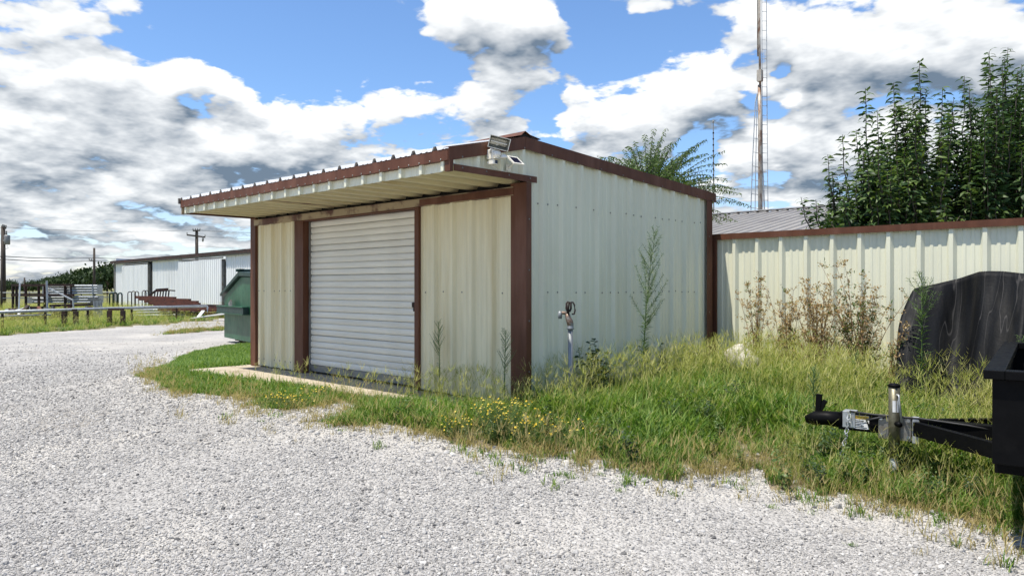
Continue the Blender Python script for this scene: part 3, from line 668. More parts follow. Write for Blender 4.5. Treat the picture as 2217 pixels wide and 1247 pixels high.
MB().bar(TP(CPL - .06, m1, .18), TP(CPL - .07, m1, .345), .028, .04, (1, 0, 0)).bar(TP(CPL - .07, m1, .21), TP(CPL - .115, m1, .30), .025, .03, (1, 0, 0)).build('latch_lever', M['black_paint'], cpo)
pl = plank(CPL - .34, CPL - .25, m1 - .052, m1 + .052, .115, .24, 'clamp_plate', 'galv')
ch = MB()
for q in range(16):
    p0 = TP(CPL - .30 + .004 * q, m1 - .07, .20 - .028 * q + .0004 * q * q); ch.tube([p0 + np.array((.012 * math.cos(t + q * 1.57), .012 * math.sin(t + q * 1.57), .02 * math.sin(t))) for t in np.linspace(0, 6.28, 9)], .0035, 5, False)
ch.build('safety_chain', M['galv'], tr, kind='stuff')
# jack
JA = .66; jb = m1 - .085; jp = TP(JA, jb, 0); jx, jy = jp[0], jp[1]
jk = MB().tube([(jx, jy, -.06), (jx, jy, .455)], .038, 14).build('jack', M['olive'], tr, True)
MB().lathe([(.001, 0), (.042, 0), (.042, .012), (.030, .022), (.001, .026)], (jx, jy, .4555), 14).build('jack_cap', M['black_paint'], jk, True)
MB().tube([(jx, jy, gz(jx, jy)), (jx, jy, -.061)], .030, 12).build('inner_tube', M['galv'], jk, True)
MB().lathe([(.001, 0), (.075, 0), (.075, .008), (.03, .015), (.001, .015)], (jx, jy, gz(jx, jy) + .005), 12).build('foot_plate', M['galv'], jk)
tocam = -np.array((_fw[0], _fw[1], 0)); tol = np.array((*rt2, 0))
MB().tube([np.array((jx, jy, .40)) + tocam * .04, np.array((jx, jy, .40)) + tocam * .07, np.array((jx, jy, .37)) + tocam * .075 - tol * .005, np.array((jx, jy, .21)) + tocam * .072 + tol * .018], .008, 8).build('crank', M['galv'], jk, True)
MB().tube([np.array((jx, jy, .19)) + tocam * .03, np.array((jx, jy, .19)) + tocam * .085], .018, 10).build('crank_grip', M['black_paint'], jk, True)
q0 = np.array((jx, jy, .315)); mb = MB()
for a0, a1 in ((-.75, -.2), (-.05, .75)):
    mb.grid([[q0 + (tocam * math.cos(t) + tol * math.sin(t)) * .0388 + np.array((0, 0, z)) for t in np.linspace(a0, a1, 6)] for z in (-.042, .042)])
mb.build('jack_label', M['white_paint'], jk)
plank(JA - .11, JA + .11, m1 - .060, m1 - .047, .06, .24, 'jack_bracket', 'grey_metal'); plank(JA - .16, JA - .115, m1 - .064, m1 - .047, .05, .245, 'clamp_bar', 'galv')
for a_ in (JA - .09, JA + .09):
    for z_ in (.09, .21): MB().lathe([(.012, 0), (.012, .012), (.001, .012)], TP(a_, m1 - .061, z_), 6, TP(0, -1, 0) - TP(0, 0, 0)).build('bolt', M['galv'], tr)
# safety sticker on the tongue
def STK(a, z, e): return TP(a, m1 - .0462 - e, z)
sa0, sa1 = CPL - .235, CPL - .40        # in front of the clamp, towards the jack
def face(a0, a1, z0, z1, e, nm, mt, par):
    return MB().add([STK(a0, z0, e), STK(a1, z0, e), STK(a1, z1, e), STK(a0, z1, e)], [(0, 1, 2, 3)]).build(nm, M[mt], par)
stk = face(.98, .835, .115, .215, 0, 'warning_sticker', 'white_paint', tr); stk['label'] = 'white caution sticker with yellow heading on the tongue'
face(.978, .837, .188, .213, .001, 'heading_band', 'yellow', stk)
mbl = MB()
for k in range(5): mbl.add([STK(.972, .122 + k * .0125, .001), STK(.972 - .122 + .02 * (k % 3), .122 + k * .0125, .001), STK(.972 - .122 + .02 * (k % 3), .128 + k * .0125, .001), STK(.972, .128 + k * .0125, .001)], [(0, 1, 2, 3)])
mbl.build('small_print', M['ink'], stk)
cu = bpy.data.curves.new('caution_text', 'FONT'); cu.body = 'CAUTION'; cu.size = 1; to = bpy.data.objects.new('caution_text', cu); COL.objects.link(to)
dg = bpy.context.evaluated_depsgraph_get(); tm = bpy.data.meshes.new_from_object(to.evaluated_get(dg)); COL.objects.unlink(to); bpy.data.objects.remove(to)
vx = np.array([v.co[:] for v in tm.vertices]); wx = vx[:, 0].max()
for v in tm.vertices: p = STK(.97 - v.co.x / wx * .12, .191 + v.co.y * .024, .002); v.co = p
tm.materials.clear(); tm.materials.append(M['ink']); link('heading_text', tm, stk)
# cable along the tongue
MB().tube([TP(CPL - .3, m1 - .05, .24), TP(.8, m1 - .055, .232), TP(.5, m1 - .06, .235), TP(.2, m1 - .05, .215), TP(.0, m1 - .03, .19)], .008, 6).tube([TP(CPL - .45, m1 - .07, .12), TP(.85, m1 - .07, .19), TP(.72, m1 - .065, .225)], .009, 6).build('wiring', M['wire'], tr, True)

# ------------------------------------------------------------------ pale boulder at the fence foot
bp = on_y(1612, 742, 2.9); bz = gz(bp[0], bp[1]); mb = MB(); rows = []
for i in range(12):
    th = math.pi * i / 11
    rows.append([(bp[0] + .24 * math.sin(th) * math.cos(f) * (1 + .12 * math.sin(3 * f + i)), bp[1] + .18 * math.sin(th) * math.sin(f) * (1 + .1 * math.cos(2 * f)), bz + .26 + .17 * math.cos(th) * (1 + .08 * math.sin(5 * f + 2 * i)) - .05 * math.cos(f)) for f in np.linspace(0, 2 * math.pi, 19)])
mb.grid(rows).build('boulder', M['boulder'], smooth=True, label='rounded pale boulder half hidden in grass at the fence foot', cat='rock')
# ------------------------------------------------------------------ long white metal building across the lot
WL, WR = np.array((-30.9, 58.0)), np.array((-13.86, 39.6)); we = (WR - WL) / np.linalg.norm(WR - WL); wn = np.array((-we[1], we[0])); wn = -wn if wn[1] > 0 else wn     # along, towards the camera
def WP(t, o, z): q = WL + we * t + wn * o; return CP(q[0], q[1], z)
def wt_px(px): k = (px - PCX) / F_PX; return (k * WL[1] - WL[0]) / (we[0] - k * we[1])
WLEN, WTOP, WB = 33.0, 2.97, -.32
wb0 = WP(12, -5, 0); wh = root('white_metal_building', (wb0[0], wb0[1], -.3), 'long low white ribbed metal building with sliding doors across the lot', 'building')
def wpan(t0, t1, o, z1, nm, par):
    n = max(1, round((t1 - t0) / .914))
    for k in range(n):
        a, b = t0 + (t1 - t0) * k / n, t0 + (t1 - t0) * (k + 1) / n
        pr = rib_profile(a, b, .1, h=.05, wb=.05, wt=.02); e = .002 * (k % 2)
        MB().grid([[WP(s, o + d + e, z) for s, d in pr] for z in (WB, z1)]).build(nm, M['white_sheet'], par)
dl, dr = [wt_px(x) for x in (272, 299)], [wt_px(x) for x in (299.5, 327)]; d2_ = [wt_px(x) for x in (394, 488)]
wpan(0, dl[0] + .1, 0, WTOP, 'wall_panel', wh); wpan(wt_px(330.5), d2_[0] + .1, 0, WTOP, 'wall_panel', wh); wpan(wt_px(491.5), WLEN, 0, WTOP, 'wall_panel', wh)
for a, b in (dl, dr, d2_):
    sd = MB().obox((WP(a, .16, 1.3) + WP(b, .16, 1.3)) / 2 + np.array((0, 0, WTOP - .18 - 1.3 + .05)), (WP(b, 0, 0) - WP(a, 0, 0)) / 2, (WP(0, .05, 0) - WP(0, 0, 0)), (0, 0, .04)).build('sliding_door', M['grey_metal'], wh)
    wpan(a, b, .22, WTOP - .22, 'door_panel', sd)
    e_ = MB(); [e_.obox((WP(q, .11, WB) + WP(q, .11, WTOP - .22)) / 2, WP(.012, 0, 0) - WP(0, 0, 0), WP(0, .11, 0) - WP(0, 0, 0), (0, 0, (WTOP - .22 - WB) / 2)) for q in (a - .013, b + .013)]; e_.build('door_edge', M['grey_metal'], sd)
for px0, px1 in ((327, 330.5), (489.2, 491.2)):
    a, b = wt_px(px0) + .02, wt_px(px1); MB().obox((WP(a, -.1, WB) + WP(b, -.1, WTOP)) / 2, (WP(b, 0, 0) - WP(a, 0, 0)) / 2, WP(0, .12, 0) - WP(0, 0, 0), (0, 0, (WTOP - WB) / 2)).build('dark_door_gap', M['dark'], wh)
MB().obox(WP(-.05, -4.5, (WTOP + WB) / 2 + .2), WP(.04, 0, 0) - WP(0, 0, 0), WP(0, 4.5, 0) - WP(0, 0, 0), (0, 0, (WTOP - WB) / 2 + .2)).build('end_wall', M['white_sheet'], wh)
MB().obox(WP(WLEN, -4.5, (WTOP + WB) / 2), WP(.04, 0, 0) - WP(0, 0, 0), WP(0, 4.5, 0) - WP(0, 0, 0), (0, 0, (WTOP - WB) / 2)).build('end_wall', M['white_sheet'], wh)
MB().obox(WP(WLEN / 2, -9, (WTOP + WB) / 2 + .4), WP(WLEN / 2, 0, 0) - WP(0, 0, 0), WP(0, .04, 0) - WP(0, 0, 0), (0, 0, (WTOP - WB) / 2 + .4)).build('rear_wall', M['white_sheet'], wh)
pr = rib_profile(-.7, WLEN + .4, .1, h=.06, wb=.06, wt=.025)
rf = MB().grid([[WP(s, .26, WTOP + .16 + d) for s, d in pr], [WP(s, -9.3, WTOP + 1.0 + d) for s, d in pr]]).build('roof', M['rust_dark'], wh)
MB().obox(WP(WLEN / 2 - .15, .23, WTOP + .10), WP(WLEN / 2 + .55, 0, 0) - WP(0, 0, 0), WP(0, .03, 0) - WP(0, 0, 0), (0, 0, .07)).build('roof_edge', M['rust_dark'], rf)
MB().obox(WP(WLEN / 2, .06, WTOP + .02), WP(WLEN / 2, 0, 0) - WP(0, 0, 0), WP(0, .12, 0) - WP(0, 0, 0), (0, 0, .06)).build('door_track', M['grey_metal'], wh)
MB().obox(WP(-.06, .08, (WTOP + WB) / 2), WP(.06, 0, 0) - WP(0, 0, 0), WP(0, .05, 0) - WP(0, 0, 0), (0, 0, (WTOP - WB) / 2)).build('corner_trim', M['grey_metal'], wh)

# ------------------------------------------------------------------ green dumpster behind the shed's far corner
DLq, de = np.array((-7.75, 20.0)), np.array((.62, -.787)); dn = np.array((.787, .62)); DWID = 1.9
def DP(t, o, z): q = DLq + de * t + dn * o; return CP(q[0], q[1], z)
db = DP(1.1, .9, 0); dp = root('dumpster', (db[0], db[1], gz(db[0], db[1])), 'green steel dumpster with sloping lid behind the shed', 'dumpster')
prof_ = [(0, -.17), (2.2, -.20), (2.2, 1.42), (1.36, 1.44), (0.02, .93)]
MB().prism([DP(t, 0, z) for t, z in prof_], DP(0, DWID, 0) - DP(0, 0, 0)).build('body', M['green_paint'], dp, bevel=.01)
lid = MB().prism([DP(t, -.07, z) for t, z in ((-.14, .93), (-.14, 1.0), (1.36, 1.57), (1.36, 1.46))], DP(0, DWID + .14, 0) - DP(0, 0, 0)).build('lid', M['green_dark'], dp, bevel=.01)
MB().prism([DP(t, -.07, z) for t, z in ((1.365, 1.46), (1.365, 1.57), (2.25, 1.54), (2.25, 1.43))], DP(0, DWID + .14, 0) - DP(0, 0, 0)).build('lid', M['green_dark'], dp, bevel=.01)
MB().tube([DP(1.36, -.12, 1.60), DP(1.36, DWID + .1, 1.60)], .035, 8).obox(DP(1.3, 0, 1.62), DP(.14, 0, 0) - DP(0, 0, 0), DP(0, .06, 0) - DP(0, 0, 0), (0, 0, .02)).build('hinge', M['green_dark'], lid)
pk = MB().prism([DP(t, -.16, z) for t, z in ((-.12, .50), (2.0, .50), (2.0, .66), (-.12, .66))], DP(0, .155, 0) - DP(0, 0, 0)).build('fork_pocket', M['green_dark'], dp, bevel=.006)
for z in (.485, .665): MB().prism([DP(t, -.18, z) for t, z in ((-.12, z), (2.0, z), (2.0, z + .02), (-.12, z + .02))], DP(0, .17, 0) - DP(0, 0, 0)).build('pocket_flange', M['green_paint'], pk)
MB().bar(DP(.75, -.10, .70), DP(.92, -.10, .80), .04, .12).bar(DP(.92, -.12, .80), DP(1.0, -.12, .62), .05, .03).build('lid_lock', M['grey_metal'], dp)
for t in (.75, 1.75):
    for o_ in (.2, DWID - .2):
        c_ = DP(t, o_, gz(*DP(t, o_, 0)[:2]) + .075); MB().lathe([(.001, -.03), (.06, -.03), (.075, -.015), (.075, .015), (.06, .03), (.001, .03)], c_, 12, DP(0, 1, 0) - DP(0, 0, 0)).build('caster', M['rubber'], dp)
MB().obox(DP(1.2, DWID / 2, -.20), DP(.62, 0, 0) - DP(0, 0, 0), DP(0, DWID / 2 - .1, 0) - DP(0, 0, 0), (0, 0, .025)).build('skid', M['rust_dark'], dp)

# ------------------------------------------------------------------ storage yard on the left
def PP(px, D, z): return CP((px - PCX) * D / F_PX, D, z)             # column of the photo at depth D, height z
def PZ(py, D): return CAM[2] - (py - 620.8) * D / F_PX
YG = -.30
# long galvanised pipe rail on posts
rl = root('pipe_rail', PP(220, 29, YG), 'long galvanised pipe rail on low posts along the yard grass', 'rail')
MB().tube([PP(-40, 24.6, .32), PP(200, 28.6, .33), PP(447, 33.0, .325)], .055, 8).build('top_pipe', M['galv'], rl, True)
MB().tube([PP(447, 33, .33), PP(449, 33, .28), PP(449, 33, .0)], .05, 8).build('end_elbow', M['galv'], rl, True)
MB().tube([PP(-40, 25.0, .18), PP(110, 27.2, .16)], .03, 6).build('lower_pipe', M['galv'], rl, True)
for px, D in ((5, 25.3), (98, 26.9), (190, 28.4), (285, 30.1), (382, 31.8)): MB().tube([PP(px, D + .02, YG - .05), PP(px, D + .02, .30)], .045, 8).build('post', M['rust_dark'], rl)
def stand(pa, pb, D, z1, lab, mt):
    b_ = PP((pa + pb) / 2, D, YG); r_ = root('steel_stand', b_, lab, 'stand', 'steel stands under the pipe rail')
    for p in (pa, pb): MB().obox(PP(p, D, (YG + z1) / 2), rt2.tolist() + [0] if 0 else np.array((*rt2, 0)) * .07, np.array((_fw[0], _fw[1], 0)) * .07, (0, 0, (z1 - YG) / 2)).build('leg', M[mt], r_)
    for z in (z1 + .04, YG + .08): MB().bar(PP(pa - 2, D + .15, z), PP(pb + 2, D + .15, z), .08, .08).build('cross_bar', M[mt], r_)
stand(139.5, 164, 27.6, .27, 'rusty square-legged steel stand under the pipe rail, nearer the utility pole', 'rust_dark'); stand(237, 266, 28.6, .27, 'dark steel frame stand under the pipe rail, nearer the white building', 'rust_dark')
# rack with bundles of galvanised tube
D = 37.0; rk = root('storage_rack', PP(90, D, YG), 'dark steel storage rack holding bundles of galvanised tube', 'rack')
for p in (28, 36, 56, 84, 97, 141, 155):
    MB().bar(PP(p, D, YG), PP(p, D, PZ(616, D)), .10, .10, (1, 0, 0)).build('upright', M['rust_dark'], rk); MB().bar(PP(p, D + 1.6, YG), PP(p, D + 1.6, PZ(617, D)), .07, .07, (1, 0, 0)).build('upright', M['rust_dark'], rk)
for y in (617.5, 639): MB().bar(PP(25, D - .1, PZ(y, D)), PP(160, D - .1, PZ(y, D)), .08, .12).build('beam', M['rust_dark'], rk); MB().bar(PP(25, D + 1.7, PZ(y, D)), PP(160, D + 1.7, PZ(y, D)), .08, .12).build('beam', M['rust_dark'], rk)
def bundle(p0, p1, y0, y1, D, lab, dd=1.1):
    z0, z1 = PZ(y1, D), PZ(y0, D); n = max(2, int((z1 - z0) / .11)); mb = MB(); mb.bar(PP(p0, D + dd / 2 + .06, (z0 + z1) / 2), PP(p1 - .6, D + dd / 2 + .06, (z0 + z1) / 2), dd * .9, (z1 - z0) * .97)
    for k in range(n):
        for q in range(2): z = z0 + (k + .5) * (z1 - z0) / n; mb.tube([PP(p0 + random.uniform(-.5, .5), D + q * .1, z), PP(p1 + random.uniform(-.5, .5), D + q * .1, z)], .052, 6)
    for q in (1,): pq = p0 + (p1 - p0) * .8; mb.bar(PP(pq, D - .06, z0), PP(pq, D - .06, z1), .05, .012, (1, 0, 0))
    mb.build('tube_bundle', M['galv'], label=lab, cat='tubing', group='bundles of galvanised tube')
bundle(105, 152, 618, 638.5, D + .15, 'galvanised tube bundle on the upper shelf inside the rack'); bundle(157, 211, 616, 638, D, 'bright galvanised tube bundle jutting right from the upper shelf')
bundle(104, 152, 641, 657, D + .15, 'lower galvanised tube bundle inside the rack'); bundle(157, 213, 640, 657, D, 'lower galvanised tube bundle jutting right of the rack'); bundle(70, 103, 643, 657, D + .2, 'short stack of galvanised frames at the left of the rack')
# loose clutter in front of the rack
def thing_bar(nm, pts, wd, ht, mt, lab, cat, group=None):
    mb = MB(); [mb.bar(pts[k], pts[k + 1], wd, ht) for k in range(len(pts) - 1)]; return mb.build(nm, M[mt], label=lab, cat=cat, group=group)
D = 30.5
thing_bar('steel_beam', [PP(-20, D, YG + .16), PP(98, D + 1.5, YG + .20)], .25, .28, 'rust', 'long rusty flat beam lying low behind the pipe rail', 'beam')
thing_bar('steel_beam', [PP(14, 33, YG + .45), PP(106, 34.5, YG + .46)], .3, .10, 'galv', 'grey flat steel beam lying on clutter left of the rack', 'beam')
thing_bar('prop_pole', [PP(40, 33, YG), PP(43, 33.4, PZ(612, 33))], .06, .06, 'galv', 'upright grey pole standing left of the storage rack', 'pole')
thing_bar('prop_pole', [PP(103, 33, YG), PP(101, 33.2, PZ(608, 33))], .07, .07, 'galv', 'upright grey pole in front of the storage rack', 'pole')
thing_bar('diagonal_brace', [PP(108, 33, PZ(625, 33)), PP(158, 32.6, PZ(650, 32.6)), PP(161, 32.6, YG)], .05, .05, 'galv', 'bent grey pipe sloping down across the tube bundles', 'pipe')
thing_bar('work_table', [PP(112, 34, YG + .62), PP(200, 34.5, YG + .66)], .8, .10, 'rust_dark', 'low dark steel table below the tube bundles', 'table')
for k, p in enumerate((115, 150, 188, 196)):
    thing_bar('support_leg', [PP(p, 33.7, YG - .02), PP(p + .1, 33.7, YG + .60)], .16, .10, 'rust' if k % 2 else 'grey_metal', ('leftmost grey', 'second, rusty', 'third, grey', 'rightmost rusty')[k] + ' support post under the low dark table', 'support', 'supports under the low table')
mb = MB(); pr = [(s, d) for s, d in rib_profile(0, 1.3, .05, h=.09, wb=.08, wt=.05, SP=.2)]; a_ = PP(204, 34, 0); e_ = (PP(222, 34, 0) - a_) / np.linalg.norm(PP(222, 34, 0) - a_)
mb.grid([[a_ + e_ * s * .32 + np.array((_fw[0], _fw[1], 0)) * -d + np.array((0, 0, z)) for s, d in pr] for z in (YG, PZ(651, 34))]).build('corrugated_sheet', M['galv'], label='grey corrugated sheet standing at the right end of the low table', cat='metal sheet')
for k in range(9):
    p, D_ = random.uniform(6, 128), random.uniform(31, 33.5); a_ = PP(p, D_, YG + random.uniform(.1, .5)); an = random.uniform(0, 3.14); L2 = random.uniform(.3, .8)
    mt, nm, lb = random.choice((('rust', 'rusty', 'scrap'), ('rust_dark', 'dark rusty', 'scrap'), ('white_paint', 'white', 'scrap')))
    MB().bar(a_ - np.array((math.cos(an), math.sin(an), .3)) * L2, a_ + np.array((math.cos(an), math.sin(an), .3)) * L2, .12, .16).build('scrap_piece', M[mt], label=nm + ' length of scrap metal in the heap behind the pipe rail', cat='scrap', group=nm + ' scrap in the heap')
mb = MB(); [mb.bar(PP(193 + random.uniform(-4, 4), 33.9, YG + .72 + k * .05), PP(218 + random.uniform(-6, 2), 34.1 + random.uniform(-.2, .2), YG + .72 + k * .06 + random.uniform(-.06, .1)), .06, .05) for k in range(6)]
mb.build('bar_bundle', M['grey_metal'], label='loose bundle of grey bars on the right end of the low table', cat='bars')
for k, (p0, p1, D_, zt, mt, lb) in enumerate(((20, 34, 32.5, .42, 'rust', 'rusty low crate behind the pipe rail near the tall pole'), (44, 58, 32.2, .36, 'grey_metal', 'grey low crate behind the pipe rail, left of the prop pole'), (66, 92, 32.8, .5, 'rust_dark', 'dark open crate behind the pipe rail below the rack'), (118, 132, 32.4, .34, 'rust', 'small rusty crate behind the pipe rail near the steel stand'))):
    r_ = root('steel_crate', PP((p0 + p1) / 2, D_, YG), lb, 'crate', 'steel crates behind the rail')
    for q in range(4):
        z = YG + .06 + (zt) * q / 3; MB().bar(PP(p0, D_, z), PP(p1, D_, z), .05, .07).bar(PP(p0, D_ + .8, z), PP(p1, D_ + .8, z), .05, .07).build('slat', M[mt], r_)
    for p in (p0, p1):
        for dd in (0, .8): MB().bar(PP(p, D_ + dd, YG), PP(p, D_ + dd, YG + zt + .1), .07, .07, (1, 0, 0)).build('corner_post', M[mt], r_)
ff = root('pipe_fence', PP(200, 62, YG), 'low pale pipe fence in the far field', 'fence')
for z in (YG + .55, YG + 1.0): MB().tube([PP(-30, 60, z), PP(260, 66, z)], .035, 5).build('rail', M['galv'], ff)
for p in range(-20, 260, 28): MB().tube([PP(p, 60.3 + 6 * (p + 30) / 290, YG), PP(p, 60.3 + 6 * (p + 30) / 290, YG + 1.1)], .04, 5).build('post', M['rust_dark'], ff)
# bow-top hoops
hoop = None
for k, (px, D_, hgt_, mt) in enumerate(((241.5, 44, .62, 'green_dark'), (249, 44.3, .66, 'green_dark'), (260, 44, .62, 'green_dark'), (281, 43, .76, 'rust_dark'), (289, 43.6, .80, 'rust_dark'), (296, 43, .78, 'rust_dark'), (312, 44, .86, 'rust_dark'), (318, 44.2, .86, 'rust_dark'))):
    z0 = YG; b_ = PP(px, D_, z0); wv_ = .105; tp = z0 + .72 + hgt_ * .6; ax_ = np.array((*rt2, 0)) * .9 + np.array((_fw[0], _fw[1], 0)) * .4
    pts = [b_ - ax_ * wv_ + np.array((0, 0, 0)), b_ - ax_ * wv_ + np.array((0, 0, tp - z0 - wv_))] + [b_ + ax_ * wv_ * math.cos(t) + np.array((0, 0, tp - z0 - wv_ + wv_ * 1.2 * math.sin(t))) for t in np.linspace(math.pi * .85, math.pi * .15, 6)] + [b_ + ax_ * wv_ + np.array((0, 0, tp - z0 - wv_)), b_ + ax_ * wv_]
    MB().tube(pts, .025 if mt == 'rust_dark' else .045, 6).build('pipe_hoop', M[mt], smooth=True, label=('leftmost', 'middle', 'rightmost')[k] + ' of three dark green hoops at the white building corner' if mt == 'green_dark' else ('first', 'second', 'third', 'fourth', 'last')[k - 3] + ' from the left of the thin dark hoops before the sliding doors', cat='hoop', group='green hoops' if mt == 'green_dark' else 'thin hoops')
# piles of steel by the white building
for k in range(7):
    p0, p1 = 300 + k * 8 + random.uniform(-6, 6), 385 + k * 18 + random.uniform(-8, 8); z = YG + .95 - k * .095; D_ = 38.2 - k * .35
    thing_bar('rusty_beam', [PP(p0, D_, z), PP(min(p1, 500), D_ - .6, z - .04)], .22, .13, 'rust', 'long red rusty beam in the pile beside the dumpster', 'beam', 'red rusty beams in the pile')
for k in range(6):
    p0 = 318 + k * 26; D_ = 36.8 - (k % 3) * .25; z = YG + .16 + (k % 3) * .2
    thing_bar('rusty_beam', [PP(p0 + 40, D_, z), PP(min(p0 + 118, 502), D_ - .4, z - .02)], .2, .14, 'rust' if k % 2 else 'rust_dark', 'short rusty beam low in the pile beside the dumpster', 'beam', 'short beams low in the pile')
for k in range(8):
    D_ = 35.6 + (k % 4) * .2; z = YG + .10 + (k // 2) * .13
    MB().tube([PP(284 + random.uniform(0, 16), D_, z), PP(370 + random.uniform(0, 60), D_ + .8, z + .02)], .055, 6).build('steel_pipe', M['galv'], label='grey galvanised pipe in the low pile before the white building', cat='pipe', group='grey pipes in the low pile')
fr_ = root('harrow', PP(345, 38.4, YG + .78), 'dark toothed steel harrow lying on top of the beam pile', 'harrow')
MB().bar(PP(322, 38.2, YG + 1.0), PP(338, 38.2, YG + 1.3), .08, .08).bar(PP(338, 38.2, YG + 1.3), PP(364, 38.2, YG + 1.34), .1, .16).bar(PP(366, 38.2, YG + 1.3), PP(379, 38.2, YG + 1.28), .06, .06).build('side_rail', M['rust_dark'], fr_)
for p in (334, 340, 346, 352, 358, 364): MB().bar(PP(p, 38.2, YG + .92), PP(p + 2, 38.2, YG + 1.28), .05, .05, (1, 0, 0)).build('tine', M['rust_dark'], fr_)
thing_bar('white_channel', [PP(418, 33.5, YG + .06), PP(492, 32, YG + .34)], .3, .05, 'white_paint', 'white metal channel propped up beside the dumpster', 'channel')
thing_bar('white_channel', [PP(428, 34, YG + .05), PP(440, 34.6, YG + .36)], .14, .05, 'white_paint', 'short white channel leaning against the red beams', 'channel')

# ------------------------------------------------------------------ utility poles and wires
def pole(px, D, ytop, r, lab, arms=(), ybase=YG):
    b_ = PP(px, D, ybase); r_ = root('utility_pole', b_, lab, 'utility pole', 'utility poles beyond the yard'); zt = PZ(ytop, D)
    MB().tube([b_ - np.array((0, 0, .5)), PP(px, D, zt)], [r * 1.25, r * .85], 10).build('shaft', M['wood_pole'], r_, True)
    for (p0, y0, p1, y1, th) in arms:
        a_ = MB().bar(PP(p0, D - r, PZ(y0, D)), PP(p1, D - r, PZ(y1, D)), th, th).build('crossarm', M['wood_pole'], r_)
        n_ = max(2, int(abs(p1 - p0) / 4))
        for q in range(n_ + 1):
            if n_ > 4 and 1 <= q < n_: continue
            t_ = q / n_; MB().lathe([(.03, 0), (.07, .06), (.05, .12), (.07, .18), (.03, .24), (.001, .25)], PP(p0 + (p1 - p0) * t_, D - r, PZ(y0 + (y1 - y0) * t_, D) + th / 2), 8).build('insulator', M['grey_metal'], a_)
    return r_
p1_ = pole(7, 66, 489, .19, 'tall dark utility pole with grey transformer at the left edge', [(6, 493, 13, 495, .12)])
tf = MB().lathe([(.001, 0), (.22, 0), (.24, .05), (.24, .75), (.20, .82), (.001, .84)], PP(15.5, 65.6, PZ(530, 66)), 14).build('transformer', M['grey_metal'], p1_, True)
MB().lathe([(.05, 0), (.08, .1), (.05, .2), (.07, .3), (.03, .38), (.001, .4)], PP(14, 65.6, PZ(530, 66) + .84), 8).build('bushing', M['grey_metal'], tf)
MB().tube([PP(8, 65.6, PZ(540, 66)), PP(18, 65.6, PZ(538, 66)), PP(15, 65.6, PZ(532, 66))], .025, 5).build('drop_wire', M['wire'], p1_)
MB().bar(PP(8, 65.8, PZ(521, 66)), PP(15, 65.6, PZ(521, 66)), .12, .12).build('transformer_bracket', M['grey_metal'], p1_)
pole(204, 105, 537, .17, 'bare dark utility pole rising behind the tree line', [(193, 563.5, 204, 565, .10)])
p3_ = pole(426, 98, 498, .22, 'dark utility pole with two crossarms above the white building', [(418, 500, 433, 499.5, .18), (405, 509, 444, 514, .2)])
MB().tube([PP(439, 97.7, PZ(513, 98)), PP(439.5, 97.7, PZ(519, 98)), PP(439, 97.7, PZ(524, 98))], [.06, .14, .09], 8).build('cutout_switch', M['grey_metal'], p3_)
MB().bar(PP(418, 97.7, PZ(512.5, 98)), PP(426, 97.7, PZ(508, 98)), .06, .06).build('arm_brace', M['wood_pole'], p3_)
pole(53, 150, 601, .16, 'small distant utility pole above the storage rack'); pole(3, 45, 560, .055, 'thin dark post beside the tall pole at the left edge')
def wire(pts, r_, lab, sag):
    P_ = []
    for k in range(len(pts) - 1):
        a, b = np.array(pts[k]), np.array(pts[k + 1])
        for t in np.linspace(0, 1, 13)[(0 if k == 0 else 1):]: P_.append(a + (b - a) * t - np.array((0, 0, sag * 4 * t * (1 - t))))
    MB().tube(P_, r_, 4).build('power_line', M['wire'], label=lab, cat='cable')
wire([PP(-130, 60, PZ(551, 60)), PP(8, 66, PZ(555, 66)), PP(203, 105, PZ(558, 105)), PP(480, 160, PZ(566, 160))], .035, 'upper of the two thick cables strung between the left poles', .15)
wire([PP(-130, 60, PZ(560, 60)), PP(8, 66, PZ(561.5, 66)), PP(203, 105, PZ(565, 105)), PP(480, 160, PZ(573, 160))], .035, 'lower of the two thick cables strung between the left poles', .15)
wire([PP(-130, 58, PZ(488, 58)), PP(9, 66, PZ(492, 66)), PP(418, 98, PZ(498, 98)), PP(620, 120, PZ(502, 120))], .016, 'thin high wire from the transformer pole to the crossarm pole', .3)
wire([PP(431, 98, PZ(498, 98)), PP(640, 122, PZ(503, 122))], .014, 'thin wire leaving the top crossarm towards the shed', .2)
wire([PP(443, 98, PZ(512, 98)), PP(640, 122, PZ(519, 122))], .014, 'thin wire leaving the lower crossarm towards the shed', .2)
wire([PP(427, 98, PZ(532, 98)), PP(640, 122, PZ(541, 122))], .014, 'lowest thin wire leaving the crossarm pole', .2)

# ------------------------------------------------------------------ grey roofed building behind the fence
ra = on_z(1560, 466, 3.4); RY, EY, RZ_, EZ_ = ra[1], ra[1] - 6.0, 3.4, 2.25
gb = root('grey_roof_building', (ra[0] + 4, RY - 3, -.2), 'metal building with a low grey ribbed roof behind the fence', 'building')
def gr(s, y, d): return (s, y, EZ_ + (RZ_ - EZ_) * (y - EY) / (RY - EY) + d)
GX0, GX1 = ra[0] - 6.5, ra[0] + 22
for k in range(int((GX1 - GX0) / .914)):
    a, b = GX0 + k * .914, GX0 + (k + 1) * .914 + .01; pr = rib_profile(a, b, .1, h=.04); e = .002 * (k % 2)
    MB().grid([[gr(s, EY - .3, d + e) for s, d in pr], [gr(s, RY, d + e) for s, d in pr]]).build('roof_panel', M['grey_roof'], gb)
MB().grid([[(GX0, RY + .005, RZ_), (GX1, RY + .005, RZ_)], [(GX0, RY + 6, EZ_), (GX1, RY + 6, EZ_)]]).build('rear_slope', M['grey_roof'], gb)
